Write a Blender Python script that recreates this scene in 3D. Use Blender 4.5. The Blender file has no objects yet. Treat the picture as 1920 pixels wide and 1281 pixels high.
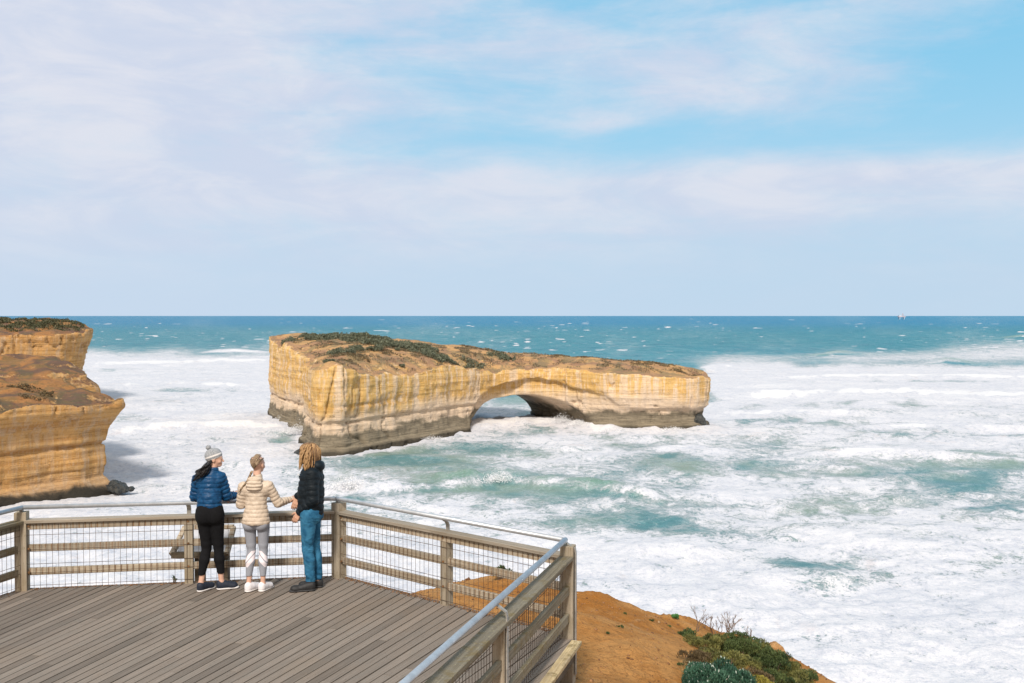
import bpy, math, random
import numpy as np
import openvdb
from mathutils import Vector, Matrix

R = math.radians
random.seed(7)
rng = np.random.default_rng(11)
scene = bpy.context.scene
C = scene.collection

# ------------------------------------------------------------------ camera
FPX = 1867.0            # focal length in photograph pixels (35 mm on 36 mm)
CAM_Z = 3.25            # metres above the deck (deck surface is z = 0)
SEA_Z = -32.75          # 36 m below the camera
PITCH = math.atan(49.0 / FPX)
cam_d = bpy.data.cameras.new('camera')
cam = bpy.data.objects.new('camera', cam_d)
C.objects.link(cam)
cam_d.sensor_width = 36.0
cam_d.lens = 36.0 * FPX / 1920.0
cam_d.clip_start = 0.1
cam_d.clip_end = 90000
cam.location = (0, 0, CAM_Z)
cam.rotation_euler = (R(90) - PITCH, 0, 0)
scene.camera = cam

# ------------------------------------------------------------------ sun, sky, exposure
SUN_EL, SUN_AZ = 43.0, 9.0        # azimuth: degrees to the left of straight behind the camera
sun_d = bpy.data.lights.new('sun', 'SUN')
sun_d.energy = 3.7
sun_d.angle = R(9)      # sun veiled by thin cloud: shadows are soft
sun_d.color = (1.0, 0.93, 0.83)
sun = bpy.data.objects.new('sun', sun_d)
C.objects.link(sun)
sdir = Vector((-math.sin(R(SUN_AZ)) * math.cos(R(SUN_EL)), -math.cos(R(SUN_AZ)) * math.cos(R(SUN_EL)), math.sin(R(SUN_EL))))
sun.rotation_euler = sdir.to_track_quat('Z', 'Y').to_euler()
sun.location = sdir * 60
scene.view_settings.view_transform = 'Standard'
scene.view_settings.look = 'None'
scene.view_settings.exposure = 0.0
scene.view_settings.gamma = 1.0
scene.cycles.max_bounces = 6
scene.cycles.diffuse_bounces = 3
scene.cycles.use_denoising = True


class NT:
    """small helper for node trees"""
    def __init__(s, tree):
        s.t = tree
        s.n = tree.nodes
        s.l = tree.links

    def node(s, typ, **kw):
        n = s.n.new(typ)
        for k, v in kw.items():
            setattr(n, k, v)
        return n

    def put(s, sock, v):
        if isinstance(v, bpy.types.NodeSocket):
            s.l.new(v, sock)
        elif v is not None:
            if sock.type == 'RGBA' and hasattr(v, '__len__') and len(v) == 3:
                v = (*v, 1)
            sock.default_value = v

    def m(s, op, a, b=None, c=None, clamp=False):
        n = s.node('ShaderNodeMath', operation=op, use_clamp=clamp)
        s.put(n.inputs[0], a)
        s.put(n.inputs[1], b)
        s.put(n.inputs[2], c)
        return n.outputs[0]

    def vm(s, op, a, b=None):
        n = s.node('ShaderNodeVectorMath', operation=op)
        s.put(n.inputs[0], a)
        s.put(n.inputs[1], b)
        return n.outputs[0]

    def ss(s, v, a, b, lo=0.0, hi=1.0, kind='SMOOTHSTEP'):
        n = s.node('ShaderNodeMapRange', interpolation_type=kind)
        s.put(n.inputs[0], v)
        s.put(n.inputs[1], a)
        s.put(n.inputs[2], b)
        s.put(n.inputs[3], lo)
        s.put(n.inputs[4], hi)
        return n.outputs[0]

    def mix(s, f, a, b, blend='MIX'):
        n = s.node('ShaderNodeMix', data_type='RGBA', blend_type=blend)
        s.put(n.inputs[0], f)
        s.put(n.inputs[6], a)
        s.put(n.inputs[7], b)
        return n.outputs[2]

    def noise(s, vec, scale=1.0, detail=4.0, rough=0.5, dist=0.0):
        n = s.node('ShaderNodeTexNoise')
        s.put(n.inputs['Vector'], vec)
        s.put(n.inputs['Scale'], scale)
        s.put(n.inputs['Detail'], detail)
        s.put(n.inputs['Roughness'], rough)
        s.put(n.inputs['Distortion'], dist)
        return n.outputs['Fac']

    def xyz(s, v):
        n = s.node('ShaderNodeSeparateXYZ')
        s.put(n.inputs[0], v)
        return n.outputs

    def vec(s, x, y, z):
        n = s.node('ShaderNodeCombineXYZ')
        s.put(n.inputs[0], x)
        s.put(n.inputs[1], y)
        s.put(n.inputs[2], z)
        return n.outputs[0]

    def bump(s, h, strength=0.5, dist=0.1, normal=None):
        n = s.node('ShaderNodeBump')
        s.put(n.inputs['Strength'], strength)
        s.put(n.inputs['Distance'], dist)
        s.put(n.inputs['Height'], h)
        if normal is not None:
            s.put(n.inputs['Normal'], normal)
        return n.outputs[0]


def srgb(r, g, b):
    f = lambda c: (c / 255 / 12.92) if c / 255 <= 0.04045 else ((c / 255 + 0.055) / 1.055) ** 2.4
    return (f(r), f(g), f(b))


world = bpy.data.worlds.new('World')
scene.world = world
world.use_nodes = True
t = NT(world.node_tree)
t.n.clear()
out = t.node('ShaderNodeOutputWorld')
bg = t.node('ShaderNodeBackground')
bg.inputs['Strength'].default_value = 0.10
t.l.new(bg.outputs[0], out.inputs[0])
sky = t.node('ShaderNodeTexSky', sky_type='NISHITA')
sky.sun_disc = False
sky.sun_elevation = R(SUN_EL)
sky.sun_rotation = R(180 + SUN_AZ)
sky.altitude = 40
sky.air_density = 1.0
sky.dust_density = 0.6
sky.ozone_density = 2.0
tc = t.node('ShaderNodeTexCoord')
D = tc.outputs['Generated']
dx, dy, dz = t.xyz(D)
hs = t.node('ShaderNodeHueSaturation')
hs.inputs['Hue'].default_value = 0.478
hs.inputs['Saturation'].default_value = 1.28
hs.inputs['Value'].default_value = 1.0
t.l.new(sky.outputs[0], hs.inputs['Color'])
clear = t.mix(0.88, hs.outputs[0], (2.3, 6.1, 8.8))
clear = t.mix(t.ss(dz, 0.0, 0.34), t.mix(1.0, clear, (4.4, 6.9, 8.7), 'MIX'), clear)
# bearing to the right of straight ahead and elevation, both as tangents
az = t.m('ARCTAN2', dx, dy)
el = dz
wv = t.vec(t.m('MULTIPLY', az, 3.2), t.m('MULTIPLY', el, 10.0), t.m('MULTIPLY', dy, 0.5))
n_big = t.noise(wv, 1.25, 9, 0.60, 0.55)
n_streak = t.noise(t.vec(t.m('MULTIPLY', az, 3.0), t.m('MULTIPLY', el, 17.0), 3.7), 1.9, 8, 0.62, 0.8)
n_fine = t.noise(t.vec(t.m('MULTIPLY', az, 10.0), t.m('MULTIPLY', el, 24.0), 8.1), 2.0, 7, 0.65, 0.4)


def blob(a0, e0, ra, re, soft=1.0):
    x = t.m('DIVIDE', t.m('SUBTRACT', az, a0), ra)
    y = t.m('DIVIDE', t.m('SUBTRACT', el, e0), re)
    r2 = t.m('ADD', t.m('MULTIPLY', x, x), t.m('MULTIPLY', y, y))
    return t.m('POWER', 2.718, t.m('MULTIPLY', r2, -soft))


# cover: how overcast each bearing is
cov = t.m('ADD', t.m('MULTIPLY', n_big, 0.72), t.m('MULTIPLY', n_streak, 0.36))
cov = t.m('ADD', cov, t.m('MULTIPLY', t.m('SUBTRACT', n_fine, 0.5), 0.20))
for a0, e0, ra, re, w in [(-0.46, 0.28, 0.24, 0.12, 0.42), (-0.50, 0.10, 0.50, 0.10, 0.30), (-0.10, 0.29, 0.28, 0.05, 0.12),
                          (0.24, 0.215, 0.10, 0.035, 0.20), (0.24, 0.11, 0.12, 0.035, 0.28), (0.44, 0.12, 0.16, 0.035, 0.24),
                          (0.08, 0.185, 0.05, 0.012, 0.22), (0.50, 0.30, 0.14, 0.02, 0.10), (0.02, 0.13, 0.30, 0.03, 0.12),
                          (0.02, 0.160, 0.20, 0.025, -0.18), (0.10, 0.24, 0.20, 0.03, 0.12), (0.47, 0.22, 0.16, 0.05, -0.26), (0.24, 0.33, 0.20, 0.03, -0.20),
                          (-0.24, 0.325, 0.06, 0.016, -0.30), (0.30, 0.17, 0.25, 0.02, -0.22)]:
    cov = t.m('ADD', cov, t.m('MULTIPLY', blob(a0, e0, ra, re), w))
cov = t.m('ADD', cov, t.ss(dy, 0.25, -0.25, 0.0, 0.6))     # unseen bright cloud added behind the camera to neutralise blue ambient light
cloud = t.ss(cov, 0.30, 0.90, 0.0, 1.0)
veil = t.ss(el, 0.0, 0.20, 0.9, 0.0)
shade = t.ss(t.noise(t.vec(t.m('MULTIPLY', az, 5.0), t.m('MULTIPLY', el, 15.0), 1.1), 1.5, 6, 0.6, 0.5), 0.35, 0.66)
ccol = t.mix(shade, (6.3, 6.9, 8.35), (7.6, 7.75, 8.6))
ccol = t.mix(t.ss(dy, 0.3, -0.1), ccol, (8.2, 7.5, 6.9))  # added cloud out of view is tinted warm to balance the ambient light
hcol = t.mix(t.ss(az, -0.5, 0.5), (5.8, 7.0, 8.5), (5.3, 6.85, 8.4))
hcol = t.mix(t.ss(dy, 0.3, -0.1), hcol, (7.0, 6.6, 6.3))  # unseen horizon behind the camera warmed for the same ambient balance
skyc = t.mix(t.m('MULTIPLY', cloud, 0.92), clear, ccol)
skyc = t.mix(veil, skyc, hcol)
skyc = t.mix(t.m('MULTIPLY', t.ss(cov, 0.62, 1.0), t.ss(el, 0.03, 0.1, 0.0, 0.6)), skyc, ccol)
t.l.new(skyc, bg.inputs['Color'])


# ------------------------------------------------------------------ helpers
def px(u, v, z=0.0):
    """where the sight line through photograph pixel (u, v) meets the height z"""
    d = Vector(((u - 960) / FPX, 1.0, 0)) + Vector((0, 0, -(v - 640.5) / FPX))
    d = Vector((d.x, d.y * math.cos(PITCH) + d.z * math.sin(PITCH), -d.y * math.sin(PITCH) + d.z * math.cos(PITCH)))
    k = (z - CAM_Z) / d.z
    return Vector((d.x * k, d.y * k, z))


_tab = np.random.default_rng(5).random((64, 64, 64), dtype=np.float32)


def vnoise(x, y, z=0.0):
    """value noise, 0..1, numpy arrays"""
    x, y, z = np.broadcast_arrays(np.asarray(x, np.float32), np.asarray(y, np.float32), np.asarray(z, np.float32))
    xi, yi, zi = np.floor(x).astype(np.int32), np.floor(y).astype(np.int32), np.floor(z).astype(np.int32)
    fx, fy, fz = x - xi, y - yi, z - zi
    fx = fx * fx * (3 - 2 * fx)
    fy = fy * fy * (3 - 2 * fy)
    fz = fz * fz * (3 - 2 * fz)
    r = 0
    for a in (0, 1):
        wa = fx if a else 1 - fx
        for b in (0, 1):
            wb = fy if b else 1 - fy
            for c in (0, 1):
                wc = fz if c else 1 - fz
                r = r + wa * wb * wc * _tab[(xi + a) & 63, (yi + b) & 63, (zi + c) & 63]
    return r


def fbm(x, y, z=0.0, octv=4, gain=0.5):
    s, a, tot = 0.0, 1.0, 0.0
    for i in range(octv):
        s = s + a * vnoise(x * 2 ** i + 17.3 * i, y * 2 ** i + 5.1 * i, z * 2 ** i + 9.7 * i)
        tot += a
        a *= gain
    return s / tot


def sstep(a, b, x):
    t_ = np.clip((x - a) / (b - a), 0, 1)
    return t_ * t_ * (3 - 2 * t_)


def tag(o, label=None, cat=None, group=None, kind=None):
    if label:
        o['label'] = label
    if cat:
        o['category'] = cat
    if group:
        o['group'] = group
    if kind:
        o['kind'] = kind
    return o


def empty(name, loc=(0, 0, 0)):
    o = bpy.data.objects.new(name, None)
    o.empty_display_size = 0.2
    o.location = loc
    C.objects.link(o)
    return o


def np_mesh(name, V, F, mat, parent=None, smooth=True, attrs=None):
    """mesh from numpy vertices and an (n, k) face array"""
    V = np.ascontiguousarray(V, np.float32)
    F = np.ascontiguousarray(F, np.int32)
    me = bpy.data.meshes.new(name)
    me.vertices.add(len(V))
    me.vertices.foreach_set('co', V.ravel())
    k = F.shape[1]
    me.loops.add(F.size)
    me.loops.foreach_set('vertex_index', F.ravel())
    me.polygons.add(len(F))
    me.polygons.foreach_set('loop_start', np.arange(0, F.size, k, dtype=np.int32))
    if smooth:
        me.polygons.foreach_set('use_smooth', np.ones(len(F), bool))
    me.update(calc_edges=True)
    me.validate()
    for an, av in (attrs or {}).items():
        a = me.attributes.new(an, 'FLOAT', 'POINT')
        a.data.foreach_set('value', np.ascontiguousarray(av, np.float32))
    me.materials.append(mat)
    o = bpy.data.objects.new(name, me)
    C.objects.link(o)
    if parent is not None:
        o.parent = parent
        o.location = -Vector(parent.location)
    return o


class MB:
    """collects beams, prisms and tubes; build() links them as one mesh object"""
    def __init__(s):
        s.v, s.f, s.uv, s.tone = [], [], [], []

    def face(s, idx, uvs, tone):
        s.f.append(idx)
        s.uv.extend(uvs)
        s.tone.append(tone)

    def beam(s, a, b, w, h, up=(0, 0, 1), tone=None):
        """box from a to b; w across (horizontal), h along up"""
        a, b = Vector(a), Vector(b)
        d = (b - a)
        L = d.length
        d.normalize()
        u = Vector(up)
        x = d.cross(u).normalized()
        u = x.cross(d).normalized()
        tone = random.random() if tone is None else tone
        o0, o1 = random.random() * 50, random.random() * 50
        n = len(s.v)
        for p in (a, b):
            for sx, su in ((-1, -1), (1, -1), (1, 1), (-1, 1)):
                s.v.append(p + x * sx * w / 2 + u * su * h / 2)
        dim = (w, h, w, h)
        acc = 0
        for i in range(4):
            j = (i + 1) % 4
            s.face((n + i, n + j, n + 4 + j, n + 4 + i),
                   [(o0, o1 + acc), (o0, o1 + acc + dim[i]), (o0 + L, o1 + acc + dim[i]), (o0 + L, o1 + acc)], tone)
            acc += dim[i]
        for q in ((3, 2, 1, 0), (4, 5, 6, 7)):
            s.face(tuple(n + k for k in q), [(o0, o1), (o0 + .01, o1 + w), (o0 + h, o1 + w), (o0 + h, o1)], tone)
        return s

    def prism(s, poly, z0, z1, tone=None, dirv=(1, 0), off=None):
        """vertical prism over a plan polygon (counter-clockwise)"""
        tone = random.random() if tone is None else tone
        dv = Vector(dirv).normalized()
        pv = Vector((-dv.y, dv.x))
        o0, o1 = off or (random.random() * 50, random.random() * 50)
        n = len(s.v)
        k = len(poly)
        U = [(o0 + Vector(p).dot(dv), o1 + Vector(p).dot(pv)) for p in poly]
        for p in poly:
            s.v.append(Vector((p[0], p[1], z0)))
        for p in poly:
            s.v.append(Vector((p[0], p[1], z1)))
        s.face(tuple(range(n + k, n + 2 * k)), U, tone)
        s.face(tuple(reversed(range(n, n + k))), list(reversed(U)), tone)
        for i in range(k):
            j = (i + 1) % k
            s.face((n + i, n + j, n + k + j, n + k + i), [U[i], U[j], (U[j][0], U[j][1] + z1 - z0), (U[i][0], U[i][1] + z1 - z0)], tone)
        return s

    def tube(s, pts, r, seg=8, cap=True, tone=0.5):
        pts = [Vector(p) for p in pts]
        rs = r if hasattr(r, '__len__') else [r] * len(pts)
        n0 = len(s.v)
        ref = Vector((0.13, 0.21, 0.97)).normalized()
        L = 0
        for i, p in enumerate(pts):
            d = (pts[min(i + 1, len(pts) - 1)] - pts[max(i - 1, 0)]).normalized()
            x = d.cross(ref)
            if x.length < 0.15:
                x = d.cross(Vector((1, 0, 0)))
            x.normalize()
            y = d.cross(x)
            for k in range(seg):
                a = 2 * math.pi * k / seg
                s.v.append(p + (x * math.cos(a) + y * math.sin(a)) * rs[i])
        for i in range(len(pts) - 1):
            for k in range(seg):
                a, b = n0 + i * seg + k, n0 + i * seg + (k + 1) % seg
                s.face((a, a + seg, b + seg, b), [(i, k), (i + 1, k), (i + 1, k + 1), (i, k + 1)], tone)
        if cap:
            e = n0 + (len(pts) - 1) * seg
            s.face(tuple(n0 + k for k in range(seg)), [(0, 0)] * seg, tone)
            s.face(tuple(e + k for k in reversed(range(seg))), [(0, 0)] * seg, tone)
        return s

    def build(s, name, mat, parent=None, smooth=False, bevel=0.0):
        me = bpy.data.meshes.new(name)
        me.from_pydata([tuple(v) for v in s.v], [], s.f)
        uvl = me.uv_layers.new(name='UVMap')
        uvl.data.foreach_set('uv', np.array(s.uv, np.float32).ravel())
        a = me.attributes.new('tone', 'FLOAT', 'FACE')
        a.data.foreach_set('value', np.array(s.tone, np.float32))
        if smooth:
            me.polygons.foreach_set('use_smooth', np.ones(len(s.f), bool))
        me.update()
        me.materials.append(mat)
        o = bpy.data.objects.new(name, me)
        C.objects.link(o)
        if bevel:
            m = o.modifiers.new('bevel', 'BEVEL')
            m.width = bevel
            m.segments = 2
            m.limit_method = 'ANGLE'
        if parent is not None:
            o.parent = parent
            o.location = -Vector(parent.location)
        return o


def new_mat(name):
    m = bpy.data.materials.new(name)
    m.use_nodes = True
    tt = NT(m.node_tree)
    b = m.node_tree.nodes['Principled BSDF']
    return m, tt, b


def attr(tt, name):
    n = tt.node('ShaderNodeAttribute')
    n.attribute_name = name
    return n.outputs['Fac']


# ------------------------------------------------------------------ materials
def wood_mat(name, c1, c2, stain, lichen=0.0, rough=0.85, tone_amp=0.35, rust=0.0, gray=(0.19, 0.165, 0.14), gscale=46.0):
    m, tt, b = new_mat(name)
    uv = tt.node('ShaderNodeUVMap').outputs[0]
    u, v, _ = tt.xyz(uv)
    pos = tt.node('ShaderNodeNewGeometry').outputs['Position']
    grain = tt.noise(tt.vec(tt.m('MULTIPLY', u, 1.3), tt.m('MULTIPLY', v, gscale), 0), 1.0, 6, 0.62, 0.6)
    fine = tt.noise(tt.vec(tt.m('MULTIPLY', u, 6.0), tt.m('MULTIPLY', v, 190.0), 4), 1.0, 4, 0.7, 0.3)
    blot = tt.noise(tt.vec(tt.m('MULTIPLY', u, 1.6), tt.m('MULTIPLY', v, 5.0), 2), 1.0, 6, 0.65, 1.0)
    col = tt.mix(tt.ss(grain, 0.3, 0.7), c1, c2)
    col = tt.mix(tt.ss(blot, 0.44, 0.72, 0, 0.75), col, gray)
    col = tt.mix(tt.ss(tt.noise(pos, 0.9, 5, 0.6, 0.5), 0.50, 0.75, 0, 0.55), col, stain)
    tn = attr(tt, 'tone')
    col = tt.mix(1.0, col, tt.vec(*[tt.ss(tn, 0, 1, 1 - tone_amp, 1 + tone_amp, 'LINEAR')] * 3), 'MULTIPLY')
    col = tt.mix(tt.ss(fine, 0.55, 0.75, 0, 0.5), col, tt.mix(0.5, col, (0.03, 0.025, 0.02)))
    # dark knots and checks
    vo = tt.node('ShaderNodeTexVoronoi')
    tt.put(vo.inputs['Vector'], tt.vec(tt.m('MULTIPLY', u, 1.6), tt.m('MULTIPLY', v, 11.0), 0))
    knot = tt.ss(vo.outputs['Distance'], 0.05, 0.16, 0.75, 0.0)
    col = tt.mix(knot, col, (0.07, 0.055, 0.04))
    if lichen:
        li = tt.noise(pos, 6.0, 6, 0.7, 0.6)
        col = tt.mix(tt.ss(li, 0.50, 0.62, 0, lichen), col, (0.17, 0.125, 0.05))
        col = tt.mix(tt.ss(tt.noise(pos, 38.0, 3, 0.7), 0.60, 0.70, 0, lichen), col, (0.40, 0.36, 0.22))
    if rust:
        per = tt.m('ABSOLUTE', tt.m('SUBTRACT', tt.m('FRACT', tt.m('MULTIPLY', u, 14.6)), 0.5))
        st = tt.m('MULTIPLY', tt.ss(per, 0.17, 0.05), tt.ss(tt.noise(tt.vec(tt.m('MULTIPLY', u, 3.0), tt.m('MULTIPLY', v, 9.0), 7), 1.0, 3, 0.6, 0.4), 0.35, 0.60, 0.25, rust))
        col = tt.mix(st, col, (0.17, 0.075, 0.02))
    tt.put(b.inputs['Base Color'], col)
    b.inputs['Roughness'].default_value = rough
    b.inputs['Specular IOR Level'].default_value = 0.25
    h = tt.m('ADD', tt.m('MULTIPLY', grain, 0.7), tt.m('MULTIPLY', fine, 0.3))
    tt.put(b.inputs['Normal'], tt.bump(h, 0.55, 0.006))
    return m


M = {}
M['deck'] = wood_mat('weathered_decking', (0.175, 0.140, 0.114), (0.250, 0.208, 0.174), (0.225, 0.170, 0.125), tone_amp=0.22, gscale=75.0)
M['rail'] = wood_mat('weathered_rail', (0.30, 0.235, 0.165), (0.47, 0.40, 0.31), (0.27, 0.20, 0.125), tone_amp=0.12, rust=0.7, gray=(0.33, 0.29, 0.24))
M['post'] = wood_mat('weathered_post', (0.28, 0.225, 0.16), (0.42, 0.36, 0.28), (0.27, 0.19, 0.10), tone_amp=0.10, lichen=0.25, gray=(0.30, 0.27, 0.22))
M['capwood'] = wood_mat('lichened_cap', (0.135, 0.112, 0.075), (0.27, 0.235, 0.175), (0.15, 0.10, 0.045), tone_amp=0.10, lichen=0.65, gray=(0.22, 0.20, 0.16))
M['caplight'] = wood_mat('bleached_cap', (0.25, 0.205, 0.155), (0.42, 0.36, 0.29), (0.24, 0.19, 0.13), tone_amp=0.10, gray=(0.32, 0.285, 0.24))
M['edgewood'] = wood_mat('edge_board_wood', (0.44, 0.33, 0.17), (0.64, 0.52, 0.32), (0.36, 0.26, 0.14), lichen=0.7, tone_amp=0.1)
M['bearer'] = wood_mat('bearer_wood', (0.075, 0.055, 0.035), (0.14, 0.11, 0.075), (0.08, 0.06, 0.035), tone_amp=0.1)


def simple(name, col, rough=0.6, metal=0.0, nscale=0.0, amp=0.0, bump=0.0, bscale=80, sheen=0.0):
    m, tt, b = new_mat(name)
    pos = tt.node('ShaderNodeTexCoord').outputs['Object']
    c = col
    if nscale:
        n = tt.noise(pos, nscale, 5, 0.6, 0.4)
        c = tt.mix(tt.ss(n, 0.3, 0.7), tuple(x * (1 - amp) for x in col), tuple(min(1, x * (1 + amp)) for x in col))
    tt.put(b.inputs['Base Color'], c)
    b.inputs['Roughness'].default_value = rough
    b.inputs['Metallic'].default_value = metal
    if sheen:
        b.inputs['Sheen Weight'].default_value = sheen
    if bump:
        tt.put(b.inputs['Normal'], tt.bump(tt.noise(pos, bscale, 4, 0.6), bump, 0.004))
    return m


M['steel'] = simple('galvanised_pipe', (0.50, 0.52, 0.55), 0.42, 0.55, 9.0, 0.12, 0.1, 60)
M['bracket'] = simple('galvanised_bracket', (0.36, 0.34, 0.31), 0.6, 0.35, 12.0, 0.25)
M['wire'] = simple('rusty_wire', (0.10, 0.065, 0.045), 0.8, 0.2, 6.0, 0.4)
M['rust'] = simple('rusty_bolt', (0.20, 0.10, 0.04), 0.85, 0.1, 30.0, 0.4)
M['skin'] = simple('skin', (0.62, 0.37, 0.27), 0.5, 0, 12, 0.06)
M['skin_tan'] = simple('tanned_skin', (0.55, 0.31, 0.21), 0.5, 0, 12, 0.06)


# rock: banded limestone, weathered; colours vary by height above the sea and by slope
def rock_mat(name, h_grey, h_pale, yellow, yellow2, pale, grey, soil1, soil2, green, soil_h=0.0, green_amt=0.5, pale_amt=1.0, hscale=1.0):
    m, tt, b = new_mat(name)
    g = tt.node('ShaderNodeNewGeometry')
    pos = g.outputs['Position']
    x, y, z = tt.xyz(pos)
    nz = tt.xyz(attr_vec(tt, 'gn'))[2]
    hh = tt.m('SUBTRACT', z, SEA_Z)
    big = tt.noise(pos, 0.06, 4, 0.55, 0.3)
    wob = tt.m('MULTIPLY', tt.m('SUBTRACT', big, 0.5), 9.0)
    hw = tt.m('ADD', hh, wob)
    xs = tt.m('MULTIPLY', x, 0.55)
    ys = tt.m('MULTIPLY', y, 0.55)
    streak = tt.noise(tt.vec(xs, ys, tt.m('MULTIPLY', z, 0.022)), 1.0, 6, 0.62, 0.25)
    streak2 = tt.noise(tt.vec(tt.m('MULTIPLY', xs, 4.6), tt.m('MULTIPLY', ys, 4.6), tt.m('MULTIPLY', z, 0.12)), 1.0, 4, 0.6, 0.2)
    strata = tt.noise(tt.vec(tt.m('MULTIPLY', x, 0.035), tt.m('MULTIPLY', y, 0.035), tt.m('MULTIPLY', z, 1.15)), 1.0, 8, 0.65, 0.25)
    strata_f = tt.noise(tt.vec(tt.m('MULTIPLY', x, 0.15), tt.m('MULTIPLY', y, 0.15), tt.m('MULTIPLY', z, 5.0)), 1.0, 5, 0.65, 0.2)
    rubble = tt.noise(pos, 1.3, 8, 0.68, 0.5)
    # yellow wall with pale wash streaks and warm stains
    col = tt.mix(tt.ss(strata, 0.36, 0.62), yellow2, yellow)
    col = tt.mix(tt.ss(streak, 0.47, 0.63, 0, 0.80 * pale_amt), col, pale)
    col = tt.mix(tt.ss(streak2, 0.53, 0.64, 0, 0.55 * pale_amt), col, pale)
    col = tt.mix(tt.ss(streak2, 0.44, 0.34, 0, 0.45), col, yellow2)
    # paler band below
    col = tt.mix(tt.ss(hw, h_pale + 3.0, h_pale - 2.0, 0, 0.9 * pale_amt), col, tt.mix(tt.ss(strata_f, 0.35, 0.65), tuple(c * 0.82 for c in pale), pale))
    # cracks between beds
    crack = tt.ss(tt.m('ABSOLUTE', tt.m('SUBTRACT', strata, 0.47)), 0.0, 0.012, 0.55, 0.0)
    crack = tt.m('MAXIMUM', crack, tt.m('MULTIPLY', tt.ss(tt.m('ABSOLUTE', tt.m('SUBTRACT', strata_f, 0.5)), 0.0, 0.02, 0.4, 0.0), tt.ss(big, 0.45, 0.6)))
    col = tt.mix(crack, col, tuple(c * 0.33 for c in yellow2))
    # grey foot of the cliff
    gcol = tt.mix(tt.ss(strata_f, 0.35, 0.65), tuple(c * 0.55 for c in grey), grey)
    gcol = tt.mix(tt.ss(rubble, 0.52, 0.70, 0, 0.6), gcol, tuple(c * 0.40 for c in grey))
    wob2 = tt.m('MULTIPLY', tt.m('SUBTRACT', tt.noise(pos, 0.10, 6, 0.62, 0.6), 0.5), 7.0 * hscale)
    col = tt.mix(tt.ss(tt.m('ADD', hh, wob2), h_grey + 0.7, h_grey - 0.7), col, gcol)
    col = tt.mix(tt.ss(tt.m('ADD', hh, tt.m('MULTIPLY', wob2, 0.3)), 2.0, 0.7, 0, 0.85), col, (0.045, 0.040, 0.032))
    edge_ = tt.m('SUBTRACT', tt.m('ADD', hh, wob2), h_grey - 0.9)
    col = tt.mix(tt.ss(tt.m('ABSOLUTE', edge_), 0.0, 1.0, 0.55, 0.0), col, tuple(c * 0.42 for c in grey))
    # soil and scrub on the flat parts
    so = tt.mix(tt.ss(tt.noise(pos, 0.11, 6, 0.6, 0.8), 0.40, 0.60), soil1, soil2)
    so = tt.mix(tt.ss(rubble, 0.56, 0.70, 0, 0.5), so, tuple(c * 0.4 for c in soil2))
    so = tt.mix(tt.ss(tt.noise(pos, 0.17, 7, 0.7, 0.6), 0.50, 0.57, 0, green_amt), so, green)
    so = tt.mix(tt.ss(tt.noise(pos, 0.9, 5, 0.7, 0.3), 0.60, 0.66, 0, 0.7), so, tuple(c * 0.6 for c in green))
    flat = tt.ss(tt.m('ADD', nz, tt.m('MULTIPLY', tt.m('SUBTRACT', rubble, 0.5), 1.1)), 0.62, 0.84)
    flat = tt.m('MULTIPLY', flat, tt.ss(hh, 9.0, 13.0))
    col = tt.mix(flat, col, so)
    col = tt.mix(tt.ss(rubble, 0.30, 0.45, 0.35, 0.0), col, tt.mix(0.5, col, (0.05, 0.035, 0.02)))
    tt.put(b.inputs['Base Color'], col)
    b.inputs['Roughness'].default_value = 0.92
    b.inputs['Specular IOR Level'].default_value = 0.2
    hgt = tt.m('ADD', tt.m('MULTIPLY', rubble, 0.55), tt.m('ADD', tt.m('MULTIPLY', strata_f, 0.35), tt.m('MULTIPLY', strata, 0.5)))
    hgt = tt.m('ADD', hgt, tt.m('MULTIPLY', tt.noise(pos, 4.0, 5, 0.7, 0.3), 0.30))
    tt.put(b.inputs['Normal'], tt.bump(hgt, 0.85, 1.1))
    return m


def attr_vec(tt, name):
    n = tt.node('ShaderNodeAttribute')
    n.attribute_name = name
    return n.outputs['Vector']


M['arch'] = rock_mat('arch_limestone', 5.6, 10.0, (0.82, 0.53, 0.20), (0.70, 0.40, 0.12), (0.86, 0.68, 0.52), (0.36, 0.30, 0.215),
                     (0.58, 0.34, 0.155), (0.37, 0.215, 0.13), (0.19, 0.17, 0.095), green_amt=0.6, pale_amt=0.95)
M['headrock'] = rock_mat('headland_sandstone', 1.0, 2.0, (0.70, 0.405, 0.155), (0.50, 0.255, 0.085), (0.62, 0.48, 0.35), (0.10, 0.085, 0.065),
                         (0.40, 0.19, 0.07), (0.17, 0.10, 0.07), (0.12, 0.12, 0.06), green_amt=0.45, pale_amt=0.55)


# ------------------------------------------------------------------ rock masses: distance fields turned into meshes
def poly_sd(X, Y, P):
    """signed distance to a plan polygon (negative inside)"""
    d = np.full(X.shape, 1e9, np.float32)
    ins = np.zeros(X.shape, bool)
    n = len(P)
    for i in range(n):
        ax, ay = P[i]
        bx, by = P[(i + 1) % n]
        ex, ey = bx - ax, by - ay
        wx, wy = X - ax, Y - ay
        tt_ = np.clip((wx * ex + wy * ey) / (ex * ex + ey * ey), 0, 1)
        d = np.minimum(d, (wx - ex * tt_) ** 2 + (wy - ey * tt_) ** 2)
        c = ((ay > Y) != (by > Y)) & (X < (bx - ax) * (Y - ay) / ((by - ay) if by != ay else 1e-9) + ax)
        ins ^= c
    d = np.sqrt(d)
    return np.where(ins, -d, d)


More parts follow.
